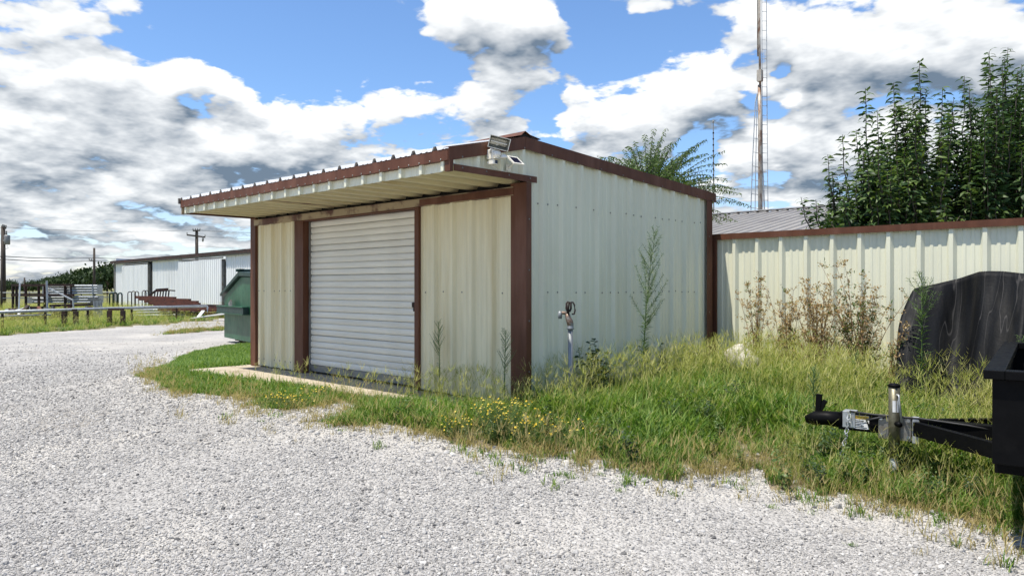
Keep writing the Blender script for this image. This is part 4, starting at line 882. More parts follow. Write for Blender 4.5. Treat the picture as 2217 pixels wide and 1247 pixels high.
MB().grid([[(GX0, RY - .15, RZ_ + .030), (GX1, RY - .15, RZ_ + .030)], [(GX0, RY, RZ_ + .075), (GX1, RY, RZ_ + .075)], [(GX0, RY + .15, RZ_ + .03), (GX1, RY + .15, RZ_ + .03)]]).build('ridge_cap', M['grey_metal'], gb)
mb = MB().box(GX0, GX1, EY, EY + .1, -.2, EZ_ - .03); mb.build('front_wall', M['white_sheet'], gb)
MB().prism([(GX0 + .05, EY + .1, -.2), (GX0 + .05, RY + 5.9, -.2), (GX0 + .05, RY + 5.9, EZ_ - .05), (GX0 + .05, RY, RZ_ - .05), (GX0 + .05, EY + .1, EZ_ - .05)], (.1, 0, 0)).build('gable_wall', M['white_sheet'], gb)

# ------------------------------------------------------------------ lattice mast with ladder, and a thin aerial
D = 22.5; tw = root('radio_mast', PP(1646, D, -.25), 'tall thin pipe mast with climbing ladder behind the fence', 'mast')
rustp = mat('weathered_mast_pipe', (.40, .36, .30), .6, metal=.3, col2=(.18, .10, .06), scale=5, stretch=(1, 1, .4), lo=.45, hi=.62, var=.25)
MB().tube([PP(1646, D, -.3), PP(1645.5, D, PZ(300, D)), PP(1644, D, PZ(185, D))], [.065, .06, .055], 10).build('lower_mast', rustp, tw, True)
MB().tube([PP(1645.5, D, PZ(190, D)), PP(1643.8, D, PZ(80, D)), PP(1643.5, D, PZ(-260, D))], .035, 8).tube([PP(1640.5, D + .05, PZ(122, D)), PP(1640, D + .05, PZ(-260, D))], .022, 6).build('upper_mast', rustp, tw, True)
c_ = PP(1645, D - .05, PZ(166, D)); MB().box(c_[0] - .07, c_[0] + .07, c_[1] - .07, c_[1] + .07, c_[2] - .17, c_[2] + .17).build('joint_box', rustp, tw)
lm = M['galv']; la = [PP(1651 + .006 * (490 - y) * -1 + 3, D, PZ(y, D)) for y in (500, 250, -260)]; lb = [PP(x, D, PZ(y, D)) for x, y in ((1663, 500), (1660.5, 250), (1657, -260))]
la = [PP(x, D, PZ(y, D)) for x, y in ((1652, 500), (1650, 250), (1648, -260))]
ld = MB().tube(la, .010, 5).tube(lb, .012, 5).build('ladder', lm, tw)
mb = MB()
for k in range(38):
    z = PZ(495, D) + k * .285; f_ = k * .285 / (PZ(-260, D) - PZ(495, D)); mb.tube([PP(1652 - 4 * f_, D, z), PP(1663 - 6 * f_, D, z)], .009, 5)
mb.build('rungs', lm, ld, kind='stuff')
lt = MB().tube([PP(1624, D, PZ(500, D)), PP(1629, D, PZ(350, D)), PP(1635, D, PZ(222, D)), PP(1639, D, PZ(204, D))], .016, 5).tube([PP(1634, D, PZ(500, D)), PP(1636, D, PZ(350, D)), PP(1639, D, PZ(204, D))], .013, 5).build('side_truss', lm, tw)
mb = MB()
for k, y in enumerate(range(240, 500, 30)):
    t = (y - 204) / 296; mb.tube([PP(1638 - 14.5 * t, D, PZ(y, D)), PP(1639.5 - 4 * t, D, PZ(y + 1, D)), PP(1645, D, PZ(y + 4, D))], .011, 5)
mb.build('truss_rungs', lm, lt, kind='stuff')
MB().tube([PP(1657, D + .3, PZ(500, D)), PP(1652, D + .3, PZ(380, D)), PP(1648, D, PZ(330, D))], .02, 5).build('back_leg', lm, tw)
D = 30; an = root('aerial_pole', PP(1545.5, D, -.25), 'thin aerial pole rising just behind the shed corner', 'aerial')
MB().tube([PP(1545.5, D, -.3), PP(1545, D, PZ(400, D)), PP(1544, D, PZ(268, D))], [.03, .026, .018], 6).build('pole_tube', M['grey_metal'], an)
MB().lathe([(.001, 0), (.035, .02), (.04, .08), (.02, .14), (.001, .15)], PP(1544, D, PZ(268, D)), 8).build('tip', M['grey_metal'], an)
mb = MB(); [mb.lathe([(.03, 0), (.034, .03), (.03, .06)], PP(1544.2 + .01 * k, D, PZ(290 + 13 * k, D)), 6) for k in range(8)]; mb.build('clamps', M['dark'], an, kind='stuff')
# ------------------------------------------------------------------ foliage
L_PEACH = leafmat('peach_leaf', [(.022, .048, .014), (.040, .082, .022), (.062, .115, .030), (.12, .18, .045)], .30, .5, .25)
L_ARCH = leafmat('arching_tree_leaf', [(.045, .085, .020), (.07, .12, .028), (.11, .165, .04)], .35)
L_FAR = leafmat('thicket_leaf', [(.022, .040, .013), (.034, .058, .018), (.052, .082, .026)], .15, .6, .2)
L_WEED = leafmat('weed_leaf', [(.06, .11, .025), (.09, .15, .035), (.14, .19, .06)], .35)
L_DARK = leafmat('dark_weed_leaf', [(.025, .05, .018), (.04, .075, .025), (.06, .10, .03)], .25)
L_DRY = leafmat('dry_seed', [(.30, .19, .09), (.42, .30, .15), (.52, .42, .25)], .3, .8, .1)
L_YEL = leafmat('yellow_petal', [(.65, .42, .02), (.75, .55, .04), (.60, .50, .10)], .3)
LEAF_V = [(0, 0, 0), (.30, .125, .03), (.30, -.125, .03), (.66, .115, -.07), (.66, -.115, -.07), (.92, 0, -.34)]
LEAF_F = [(0, 2, 1), (1, 2, 4, 3), (3, 4, 5)]
BLADE_V = [(0, .04, 0), (0, -.04, 0), (.5, .06, .02), (.5, -.06, .02), (1, 0, -.12)]
BLADE_F = [(0, 1, 3, 2), (2, 3, 4)]
QUAD_V = [(-.5, 0, 0), (0, -.32, .06), (.5, 0, 0), (0, .32, .06)]; QUAD_F = [(0, 1, 2, 3)]
def bez(a, b, c, n): t = np.linspace(0, 1, n)[:, None]; return a * (1 - t) ** 2 + 2 * b * t * (1 - t) + c * t * t
def shoot_leaves(path, t0, spacing, length, pitch, rs, taper=.35, roll=.45):
    """leaves in a spiral up a curved shoot"""
    seg = np.linalg.norm(np.diff(path, axis=0), axis=1); s = np.concatenate([[0], np.cumsum(seg)]); T = s[-1]
    q = np.arange(t0 * T, T, spacing); 
    if not len(q): return None
    P = np.stack([np.interp(q, s, path[:, k]) for k in range(3)], 1); tg = np.gradient(path, axis=0); tg = np.stack([np.interp(q, s, tg[:, k]) for k in range(3)], 1); tg /= np.linalg.norm(tg, axis=1, keepdims=True)
    az = np.arange(len(q)) * 2.399 + rs.uniform(0, 6.28) + rs.normal(0, .25, len(q)); ref = np.tile((1., .2, .1), (len(q), 1)); a = np.cross(tg, ref); a /= np.linalg.norm(a, axis=1, keepdims=True); b = np.cross(tg, a)
    out = a * np.cos(az)[:, None] + b * np.sin(az)[:, None]; pt = pitch + rs.normal(0, .18, len(q)); fw = out * np.cos(pt)[:, None] + tg * np.sin(pt)[:, None]
    ln = length * (1 - taper * (q / T) ** 3) * rs.uniform(.75, 1.15, len(q)); up = tg + rs.normal(0, roll, (len(q), 3))
    return P, fw, up, ln
def leafmesh(name, sets, material, V=LEAF_V, F=LEAF_F):
    P, fw, up, ln = (np.concatenate([s[k] for s in sets if s is not None]) for k in range(4)); return bulk(name, V, F, frames(fw, up, ln), P, material)

# peach-like trees behind the fence, upright leafy shoots
def peach(px, D, tips, lab, seed, inner):
    rs = np.random.default_rng(seed); b_ = PP(px, D, 0); b_[2] = gz(b_[0], b_[1]) - .02; r_ = root('orchard_tree', b_, lab, 'tree', 'orchard trees behind the fence')
    limbs = MB(); sets = []; crotch = b_ + np.array((0, 0, .75)); limbs.tube([b_ - np.array((0, 0, .1)), b_ + np.array((.02, 0, .4)), crotch], [.12, .095, .085], 10)
    allt = [(x, y, 0) for x, y in tips]
    for k in range(inner):
        x, y = tips[rs.integers(len(tips))]; f = rs.uniform(.12, .90); allt.append((x + (px - x) * rs.uniform(-.05, .45) + rs.normal(0, 26), y + (520 - y) * (1 - f) + rs.normal(0, 15), 1))
    for x, y, inn in allt:
        dd = rs.uniform(-.9, .9) if inn else rs.uniform(-.45, .45); tip = PP(x, D + dd, PZ(y, D + dd)); hgt = tip[2] - crotch[2]
        mid = crotch + (tip - crotch) * .5; mid[:2] = crotch[:2] + (tip[:2] - crotch[:2]) * rs.uniform(.82, 1.02); mid[2] = crotch[2] + hgt * rs.uniform(.22, .40)
        tip = tip + np.array((*(rt2 * rs.normal(0, .10)), 0)); path = bez(crotch, mid, tip, 18); path[4:-2] += rs.normal(0, .015, (12, 3)); n = len(path)
        limbs.tube(path, np.linspace(.032, .004, n), 5, False)
        sets.append(shoot_leaves(path, rs.uniform(.30, .42), .0165, rs.uniform(.17, .215), .14, rs, roll=.6))
        for q in range(rs.integers(1, 4)):          # short side spurs
            k = rs.integers(6, 14); a = path[k]; o = rs.normal(0, 1, 3); o[2] = abs(o[2]) + .7; o /= np.linalg.norm(o); sp = bez(a, a + o * .2, a + o * .32 + np.array((0, 0, .12)), 7); limbs.tube(sp, np.linspace(.008, .003, 7), 4, False)
            sets.append(shoot_leaves(sp, .1, .019, .17, .15, rs, roll=.7))
    limbs.build('trunk', M['bark'], r_, True); link('crown', leafmesh('crown', sets, L_PEACH), r_)
peach(1955, 10.6, [(1758, 432), (1772, 452), (1797, 335), (1812, 372), (1835, 292), (1848, 345), (1886, 192), (1893, 240), (1915, 300), (1944, 180), (1950, 235), (1975, 260), (1996, 132), (2003, 200), (2030, 215), (2045, 190), (1990, 330), (1825, 440), (1860, 420), (2060, 260)], 'dark leafy fruit tree of upright shoots, left of the pair over the fence', 3, 130)
peach(2150, 10.9, [(2075, 165), (2100, 190), (2112, 230), (2138, 112), (2150, 140), (2165, 104), (2180, 150), (2198, 125), (2215, 140), (2235, 150), (2260, 170), (2285, 220), (2300, 280), (2090, 300), (2130, 260), (2225, 250)], 'dark leafy fruit tree at the right edge, tallest over the fence', 4, 130)

# arching tree behind the shed
def arching(px, D, seed):
    rs = np.random.default_rng(seed); b_ = PP(px, D, 0); b_[2] = gz(b_[0], b_[1]) - .02; r_ = root('arching_tree', b_, 'light green tree with long arching twigs behind the shed roof', 'tree')
    cr = b_ + np.array((0, 0, 2.75)); limbs = MB().tube([b_ - np.array((0, 0, .1)), b_ + np.array((.05, .05, 1.4)), cr], [.11, .09, .075], 9); sets = []
    for k in range(230):
        az = rs.uniform(0, 6.283); el = rs.uniform(-.25, 1.25); Lr = rs.uniform(.9, 1.75) * (.75 + .25 * math.cos(el)); d = np.array((math.cos(az) * math.cos(el), math.sin(az) * math.cos(el), math.sin(el)))
        if d @ np.array((*rt2, 0)) < -.2: Lr *= .85
        tip = cr + d * Lr * np.array((1.05, 1.05, .95)) + np.array((0, 0, .10)); mid = cr + d * Lr * .5 + np.array((0, 0, .30 + .25 * rs.random()))
        path = bez(cr, mid, tip, 14); limbs.tube(path, np.linspace(.012, .0012, 14), 4, False)
        q = shoot_leaves(path, .25, .016, .085, .25, rs, .2)
        if q: P, fw, up, ln = q; fw = fw * np.array((1, 1, .4)) - np.array((0, 0, .45)); sets.append((P, fw, up, ln))
    n = 5200; d = rs.normal(0, 1, (n, 3)); d /= np.linalg.norm(d, axis=1, keepdims=True); P = cr + d * (rs.random((n, 1)) ** .5) * np.array((1.0, 1.0, .75)) + np.array((0, 0, .12)); P += .16 * np.sin(P[:, [1, 2, 0]] * 6)
    sets.append((P, rs.normal(0, 1, (n, 3)) * (1, 1, .6) - np.array((0, 0, .3)), rs.normal(0, .6, (n, 3)) + np.array((0, 0, 1.)), rs.uniform(.055, .095, n)))
    limbs.build('trunk', M['bark'], r_, True); link('crown', leafmesh('crown', sets, L_ARCH), r_)
arching(1400, 13.4, 9)

# thicket on the horizon, left
def thicket_mesh(seed, n=2600):
    rs = np.random.default_rng(seed); K = 34; th = rs.uniform(0, 6.283, K); ph = np.arccos(rs.uniform(-.35, 1, K)); rr = rs.uniform(.55, 1.0, K)
    C = np.stack([np.sin(ph) * np.cos(th) * rr * 1.15, np.sin(ph) * np.sin(th) * rr * 1.15, .52 + np.cos(ph) * rr * .48], 1); idx = rs.integers(K, size=n)
    P = C[idx] + rs.normal(0, 1, (n, 3)) * np.array((.17, .17, .10)); P[:, 2] = np.maximum(P[:, 2], .03); fw = rs.normal(0, 1, (n, 3)); up = rs.normal(0, 1, (n, 3)) + (P - np.array((0, 0, .4))) * 2
    me = bulk('crown', QUAD_V, QUAD_F, frames(fw, up, rs.uniform(.10, .19, n)), P, L_FAR)
    t = MB().tube([(0, 0, -.05), (.01, 0, .3), (.03, .01, .75)], [.05, .035, .01], 6); [t.tube([(.01, 0, .3 + .05 * k), (.3 * math.cos(k * 2.1), .3 * math.sin(k * 2.1), .55 + .05 * k)], [.02, .006], 4) for k in range(5)]
    return me, t.mesh('trunk', M['bark'])
protos = [thicket_mesh(20 + k) for k in range(4)]
far_tops = [(-8, 610, 1.1), (12, 608, 1.0), (34, 612, .9), (86, 607, 1.2), (108, 604, 1.2), (130, 602, 1.3), (152, 597, 1.3), (172, 593, 1.3), (192, 588, 1.4), (212, 585, 1.4), (232, 579, 1.4), (250, 577, 1.3), (274, 582, 1.2), (62, 611, .9)]
names_ = ['low tree at the far left edge of the thicket', 'low bushy tree right behind the tall left utility pole', 'low tree between the tall pole and the storage rack', 'leftmost tree of the thicket above the rack', 'low rounded tree above the rack middle', 'thicket tree above the prop pole', 'thicket tree above the rack right half', 'thicket tree left of the bare pole', 'thicket tree directly behind the bare utility pole', 'thicket tree just right of the bare pole', 'tall thicket tree near the white building', 'tallest thicket tree touching the white building corner', 'thicket tree mostly hidden behind the white building', 'small far tree above the rack left end']
for k, (px, y, sx) in enumerate(far_tops):
    D_ = 150 + (k * 37 % 23); H_ = PZ(y, D_) - YG; b_ = PP(px, D_, YG); r_ = root('thicket_tree', b_, 'dark green ' + names_[k], 'tree', 'thicket trees on the horizon'); ROOTLOC.pop(r_.name)
    r_.scale = (H_ * .60 * sx, H_ * .60 * sx, H_ / 1.0); r_.rotation_euler = (0, 0, k * 1.3)
    for me_, nm in zip(protos[k % 4], ('crown', 'trunk')): link(nm, me_, r_)

# ------------------------------------------------------------------ weeds
def horseweed(px, py, X, D, h, lab, seed, dense=1.0, plume=.45, lean=(0, 0), material=None, name='tall_weed', leaf=.085):
    rs = np.random.default_rng(seed); b_ = PP(px, D, 0); b_[2] = gz(b_[0], b_[1]); r_ = root(name, b_, lab, 'weed')
    tip = b_ + np.array((lean[0], lean[1], h)); path = bez(b_, b_ + np.array((0, 0, h * .55)), tip, 16); st = MB().tube(path, np.linspace(.008, .002, 16), 5); sets = []
    s1 = shoot_leaves(path[: int(16 * (1 - plume)) + 2], .12, .0085 / dense, leaf, .45, rs, .2); sets.append(s1)
    nb = int(26 * plume / .45)
    for k in range(nb):
        f = 1 - plume + plume * k / nb; a = np.array([np.interp(f, np.linspace(0, 1, 16), path[:, q]) for q in range(3)]); az = rs.uniform(0, 6.283); L2 = h * .22 * (1 - (f - 1 + plume) / plume * .75) * rs.uniform(.7, 1.1); d = np.array((math.cos(az) * .62, math.sin(az) * .62, .8))
        sp = bez(a, a + d * L2 * .6, a + d * L2 + np.array((0, 0, L2 * .15)), 7); st.tube(sp, np.linspace(.003, .001, 7), 4, False); sets.append(shoot_leaves(sp, .1, .011 / dense, leaf * .42, .6, rs, .2))
    st.build('stem', M['stem_green'], r_); link('foliage', leafmesh('foliage', sets, material or L_WEED, BLADE_V, BLADE_F), r_)
def atx(px, py, X): p = on_x(px, py, X); return depth(p), p
D_, p_ = atx(1392, 740, .36); horseweed(1392, 740, .36, D_, PZ(500, D_) - gz(p_[0], p_[1]), 'tall feathery green weed growing against the shed side wall', 31, 1.5, .62, (.10, .10), leaf=.11)
D_ = depth(on_y(952, 800, -.12)); horseweed(952, 800, 0, D_, PZ(694, D_) + .05, 'slim pale green weed in front of the right front wall panel', 32, .9, .45, (-.02, 0), leaf=.05)
D_ = depth(on_y(1092, 800, -.2)); horseweed(1092, 800, 0, D_, PZ(716, D_) + .07, 'dark green bushy-topped weed beside the front corner trim', 33, .9, .5, (.02, 0), L_DARK, leaf=.055)
D_ = depth(on_y(1996, 650, 2.72)); horseweed(1996, 700, 0, D_, PZ(565, D_) - .05, 'green spiky weed standing before the left end of the rubber sheet', 34, 1.0, .36, (.0, 0), leaf=.12)
D_ = depth(on_y(2214, 700, 2.3)); horseweed(2214, 720, 0, D_, PZ(695, D_) - .0, 'small green weed before the rubber sheet at the right edge', 35, 1.0, .5)
D_ = 5.2; horseweed(1762, 1000, 0, 6.3, .66, 'dark green upright weed in the grass left of the trailer coupler', 36, .9, .4, leaf=.07)
D_ = 5.9; horseweed(1852, 880, 0, 7.2, .62, 'slender green weed rising from the grass behind the trailer jack', 37, .8, .4, leaf=.06)

def broad_weed(px, D, hts, lab, seed):
    """clump of leafy stems with broad leaves"""
    rs = np.random.default_rng(seed); b_ = PP(px, D, 0); b_[2] = gz(b_[0], b_[1]); r_ = root('leafy_weed', b_, lab, 'weed', 'dark leafy weeds at the side wall'); st = MB(); sets = []
    for (dx, h) in hts:
        base = b_ + np.array((*(rt2 * dx * .6), 0)); tip = b_ + np.array((*(rt2 * dx), h)) + np.array((rs.normal(0, .03), rs.normal(0, .03), 0)); path = bez(base, (base + tip) / 2 + np.array((0, 0, .05)), tip, 10); st.tube(path, np.linspace(.006, .002, 10), 5)
        sets.append(shoot_leaves(path, .15, .022, .085, .25, rs, .35))
    st.build('stem', M['stem_green'], r_); V = [(x, y * 2.1, z) for x, y, z in LEAF_V]; link('foliage', leafmesh('foliage', sets, L_DARK, V, LEAF_F), r_)
D_, p_ = atx(1290, 740, .25)
broad_weed(1292, D_, [(-.17, .60), (-.05, .68), (-.02, .58), (.04, .70), (.08, .56), (.13, .52), (.02, .5), (-.08, .48), (.18, .46), (.24, .43)], 'dark broad-leaved weed clump right of the hydrant', 41)
D_, p_ = atx(1436, 735, .25); broad_weed(1436, D_, [(-.02, .56), (.05, .46), (.0, .4)], 'small dark leafy weed between the tall feathery weed and the back corner', 42)
D_, p_ = atx(1492, 745, .25); broad_weed(1492, D_, [(-.05, .42), (.05, .48), (.12, .44), (0, .4)], 'low dark leafy weed next to the shed back corner', 43)

def dry_shrub(px, Y, top, width, lab, seed, nst, green=0.0):
    rs = np.random.default_rng(seed); p = on_y(px, 735, Y); b_ = np.array((p[0], p[1], gz(p[0], p[1]))); h = PZ(top, depth(p)) - b_[2]; r_ = root('dry_shrub', b_, lab, 'shrub', 'dry weedy shrubs along the fence'); st = MB(); P, G_ = [], []
    for k in range(nst):
        tip = b_ + np.array((rs.normal(0, width * .5), rs.normal(0, width * .28), h * rs.uniform(.62, 1.0))); path = bez(b_ + rs.normal(0, .05, 3) * (1, 1, 0), b_ + (tip - b_) * (.25, .25, .6), tip, 12); st.tube(path, np.linspace(.007, .0015, 12), 4, False)
        for q in range(17):
            f = rs.integers(3, 12); a = path[f]; d = rs.normal(0, 1, 3); d[2] = abs(d[2]) * .8 + .35; d /= np.linalg.norm(d); L2 = rs.uniform(.08, .24) * (1.15 - f / 16); e = a + d * L2; st.tube([a, a + d * L2 * .5 + (0, 0, .01), e], [.0025, .0018, .001], 3, False)
            m_ = rs.integers(5, 10); tt = rs.uniform(.25, 1.05, m_)[:, None]; P.append(a + d * L2 * tt + rs.normal(0, .014, (m_, 3)))
            if rs.random() < green * (1.4 - f / 10): G_.append(a + d * L2 * rs.uniform(.2, 1, (8, 1)) + rs.normal(0, .02, (8, 3)))
    st.build('stems', M['stem_dry'], r_); P = np.concatenate(P); n = len(P); link('seed_heads', bulk('seed_heads', QUAD_V, QUAD_F, frames(rs.normal(0, 1, (n, 3)), rs.normal(0, 1, (n, 3)), rs.uniform(.015, .034, n)), P, L_DRY), r_)
    if G_: P = np.concatenate(G_); n = len(P); link('green_leaves', bulk('green_leaves', LEAF_V, LEAF_F, frames(rs.normal(0, 1, (n, 3)) + (0, 0, .5), rs.normal(0, 1, (n, 3)), rs.uniform(.03, .055, n)), P, L_WEED), r_)
dry_shrub(1638, 3.2, 590, .34, 'sparse dry shrub nearest the shed, thin tan twigs', 51, 8, .15)
dry_shrub(1705, 3.15, 622, .26, 'small dry tan shrub, second from the shed', 52, 10, .1)
dry_shrub(1772, 3.1, 610, .46, 'dense dry tan bush in the middle of the fence shrubs', 53, 24, .05)
dry_shrub(1862, 3.0, 572, .46, 'tallest fence shrub, dry tan tops above green leaves', 54, 20, .6)
dry_shrub(1925, 2.9, 690, .22, 'low dry weed just left of the rubber sheet', 55, 4, .2)

# ------------------------------------------------------------------ scatter: grass and gravel from point clouds
def scatter(name, protos, P, rot, scl, idx, lab):
    me = bpy.data.meshes.new(name); me.from_pydata(np.asarray(P).tolist(), [], [])
    a = me.attributes.new('rot', 'FLOAT_VECTOR', 'POINT'); a.data.foreach_set('vector', np.asarray(rot, np.float32).reshape(-1))
    a = me.attributes.new('scl', 'FLOAT_VECTOR', 'POINT'); a.data.foreach_set('vector', np.asarray(scl, np.float32).reshape(-1))
    a = me.attributes.new('idx', 'INT', 'POINT'); a.data.foreach_set('value', np.asarray(idx, np.int32))
    c = bpy.data.collections.new(name + '_shapes')
    for k, m_ in enumerate(protos): c.objects.link(bpy.data.objects.new('%s_shape_%02d' % (name, k), m_))
    ng = bpy.data.node_groups.new(name + '_scatter', 'GeometryNodeTree')
    ng.interface.new_socket('Geometry', in_out='INPUT', socket_type='NodeSocketGeometry'); ng.interface.new_socket('Geometry', in_out='OUTPUT', socket_type='NodeSocketGeometry')
    N = ng.nodes.new; i_, o_ = N('NodeGroupInput'), N('NodeGroupOutput'); ip = N('GeometryNodeInstanceOnPoints'); ci = N('GeometryNodeCollectionInfo'); ci.inputs['Collection'].default_value = c; ci.inputs['Separate Children'].default_value = True; ci.inputs['Reset Children'].default_value = True
    def na(nm, t): q = N('GeometryNodeInputNamedAttribute'); q.data_type = t; q.inputs['Name'].default_value = nm; return q.outputs['Attribute']
    e2r = N('FunctionNodeEulerToRotation'); Lk = ng.links.new
    Lk(i_.outputs[0], ip.inputs['Points']); Lk(ci.outputs[0], ip.inputs['Instance']); ip.inputs['Pick Instance'].default_value = True
    Lk(na('idx', 'INT'), ip.inputs['Instance Index']); Lk(na('rot', 'FLOAT_VECTOR'), e2r.inputs[0]); Lk(e2r.outputs[0], ip.inputs['Rotation']); Lk(na('scl', 'FLOAT_VECTOR'), ip.inputs['Scale']); Lk(ip.outputs[0], o_.inputs[0])
    o = link(name, me, label=lab, kind='stuff'); md = o.modifiers.new('scatter', 'NODES'); md.node_group = ng
    return o
GM_GREEN = leafmat('grass_green', [(.045, .115, .012), (.075, .165, .018), (.13, .23, .03), (.25, .33, .075)], .4, .55, .3)
GM_TALL = leafmat('grass_seeding', [(.17, .22, .035), (.29, .32, .07), (.40, .39, .12), (.52, .47, .22)], .4, .6, .25)
GM_DRY = leafmat('grass_dry', [(.30, .24, .10), (.42, .34, .17), (.24, .22, .08)], .35, .75, .15)
def tuft(seed, n, hmin, hmax, spread, bend, wd, material, fingers=0, leafy=True):
    """a clump of grass: curved blades, optionally stalks ending in spread finger-like seed heads"""
    rs = np.random.default_rng(seed); mb = MB()
    def blade(base, az, L, bn, w_):
        d = np.array((math.cos(az), math.sin(az), 0)); sd = np.array((-math.sin(az), math.cos(az), 0)) * w_; p = base.copy(); th = rs.uniform(1.15, 1.5); pts = []
        for k in range(4): pts.append(p.copy()); p = p + (d * math.cos(th) + np.array((0, 0, math.sin(th)))) * L / 3; th -= bn * rs.uniform(.6, 1.3)
        mb.add([pts[0] + sd * .7, pts[0] - sd * .7, pts[1] + sd, pts[1] - sd, pts[2] + sd * .7, pts[2] - sd * .7, pts[3]], [(0, 1, 3, 2), (2, 3, 5, 4), (4, 5, 6)]); return pts[3], th, d
    for k in range(n):
        b_ = np.array((rs.normal(0, spread), rs.normal(0, spread), 0)); blade(b_, rs.uniform(0, 6.283), rs.uniform(hmin, hmax), bend, wd * rs.uniform(.7, 1.2))
    for k in range(fingers):
        b_ = np.array((rs.normal(0, spread), rs.normal(0, spread), 0)); az = rs.uniform(0, 6.283); L = rs.uniform(hmax * 1.15, hmax * 1.9); tip, th, d = blade(b_, az, L, .13, .0020)
        for q in range(rs.integers(3, 6)):
            a2 = rs.uniform(0, 6.283); dd = np.array((math.cos(a2) * .8, math.sin(a2) * .8, rs.uniform(.4, 1.5))); dd /= np.linalg.norm(dd); e = tip + dd * rs.uniform(.06, .125); s_ = np.cross(dd, (0, 0, 1)); s_ = s_ / np.linalg.norm(s_) * .0017
            mb.add([tip + s_, tip - s_, e - s_ * .6, e + s_ * .6], [(0, 1, 2, 3)])
    return mb.mesh('clump', material)
S_GREEN = [tuft(100 + k, 22, .10, .34, .045, .42, .0062, GM_GREEN) for k in range(5)]
S_TALL = [tuft(200 + k, 12, .14, .30, .06, .30, .0030, GM_TALL, fingers=7) for k in range(6)]
S_LAWN = [tuft(300 + k, 20, .04, .10, .04, .45, .0036, GM_GREEN) for k in range(4)]
S_DRY = [tuft(400 + k, 16, .05, .16, .05, .5, .0030, GM_DRY, fingers=2) for k in range(3)]
def seg_dist(x, y, poly):
    d = np.full(len(x), 1e9)
    for (x0, y0), (x1, y1) in zip(poly[:-1], poly[1:]):
        ex, ey = x1 - x0, y1 - y0; t = np.clip(((x - x0) * ex + (y - y0) * ey) / (ex * ex + ey * ey + 1e-12), 0, 1); d = np.minimum(d, np.hypot(x - x0 - t * ex, y - y0 - t * ey))
    return d
EDGE = PLOT[:len(PLOT_EDGE)]
def scatter_pts(x0, x1, y0, y1, dens, seed): rs = np.random.default_rng(seed); n = int((x1 - x0) * (y1 - y0) * dens); return rs.uniform(x0, x1, n), rs.uniform(y0, y1, n), rs
def visible(x, y, pad=.35, dmax=70):
    X, Y = x - CAM[0], y - CAM[1]; dd = X * _fw[0] + Y * _fw[1]; ll = X * rt2[0] + Y * rt2[1]; return (dd > 1.5) & (dd < dmax) & (np.abs(ll / np.maximum(dd, .1)) < .689 + pad)
def outside_shed(x, y, m_=.0): return ~((x > -5.76 - m_) & (x < .03 + m_) & (y > -.92 + np.clip((x + 5.76) / 5.76, 0, 1) * .48 - m_) & (y < 3.7))
def place(name, protos, x, y, s, rs, lab, sxy=1.0, tilt=.12, zoff=0.0):
    n = len(x); print(name, n); P = np.stack([x, y, ground_z(x, y) + zoff], 1); rot = np.stack([rs.normal(0, tilt, n), rs.normal(0, tilt, n), rs.uniform(0, 6.283, n)], 1); s = np.asarray(s)
    scatter(name, protos, P, rot, np.stack([s * sxy, s * sxy, s], 1), rs.integers(len(protos), size=n), lab)
# tall plot right of the shed
x, y, rs = scatter_pts(-1.3, 7.5, -2.2, 3.66, 400, 61); k = plot_mask(x, y) & visible(x, y) & outside_shed(x, y, -.01) & (y < 3.66); x, y = x[k], y[k]; e = seg_dist(x, y, EDGE); c = vnoise(x, y, 1.6, 8)
right = sstep(-.5, .6, x); keep = rs.random(len(x)) < np.clip(-.1 + 1.9 * c + .25 * e, .06, 1) * sstep(.0, .30, e + .05); x, y, e, right, c = x[keep], y[keep], e[keep], right[keep], c[keep]
s = (.42 + .62 * sstep(.05, 1.3, e) * (.35 + .65 * right)) * rs.uniform(.7, 1.25, len(x)) * (.62 + .75 * c)
place('green_grass', S_GREEN, x, y, s, rs, 'tall green grass growing between the shed and the trailer')
x, y, rs = scatter_pts(-.9, 7.5, -1.6, 3.66, 120, 62); k = plot_mask(x, y) & visible(x, y) & outside_shed(x, y, -.01); x, y = x[k], y[k]; e = seg_dist(x, y, EDGE); c = vnoise(x, y, 1.1, 9); keep = rs.random(len(x)) < np.clip(.1 + 1.2 * c, 0, 1) * sstep(.1, 1.0, e) * np.where(x > 0, 1, .5); x, y, e = x[keep], y[keep], e[keep]
s = (.5 + .5 * sstep(.2, 1.6, e) * sstep(-.6, .5, x)) * rs.uniform(.75, 1.2, len(x))
place('seeding_grass', S_TALL, x, y, s, rs, 'yellowing seeding grass stalks before the cream fence')
S_BROAD = []
for k in range(3):
    rs_ = np.random.default_rng(600 + k); q_ = [shoot_leaves(bez(np.zeros(3), np.array((rs_.normal(0, .03), rs_.normal(0, .03), .12)), np.array((rs_.normal(0, .07), rs_.normal(0, .07), rs_.uniform(.16, .30))), 8), .1, .014, .045, .2, rs_) for _ in range(5)]; S_BROAD.append(leafmesh('weed', q_, L_WEED if k else L_DARK, [(x_, y_ * 1.6, z_) for x_, y_, z_ in LEAF_V], LEAF_F))
x, y, rs = scatter_pts(-.6, 7, -1.4, 3.5, 26, 610); k = plot_mask(x, y) & visible(x, y) & outside_shed(x, y, -.01); x, y = x[k], y[k]; c = vnoise(x, y, 1.3, 31); k = rs.random(len(x)) < np.clip(2.2 * c - .6, 0, 1); x, y = x[k], y[k]
place('broadleaf_weeds', S_BROAD, x, y, rs.uniform(.6, 1.2, len(x)), rs, 'low broad-leaved weeds mixed through the tall grass')
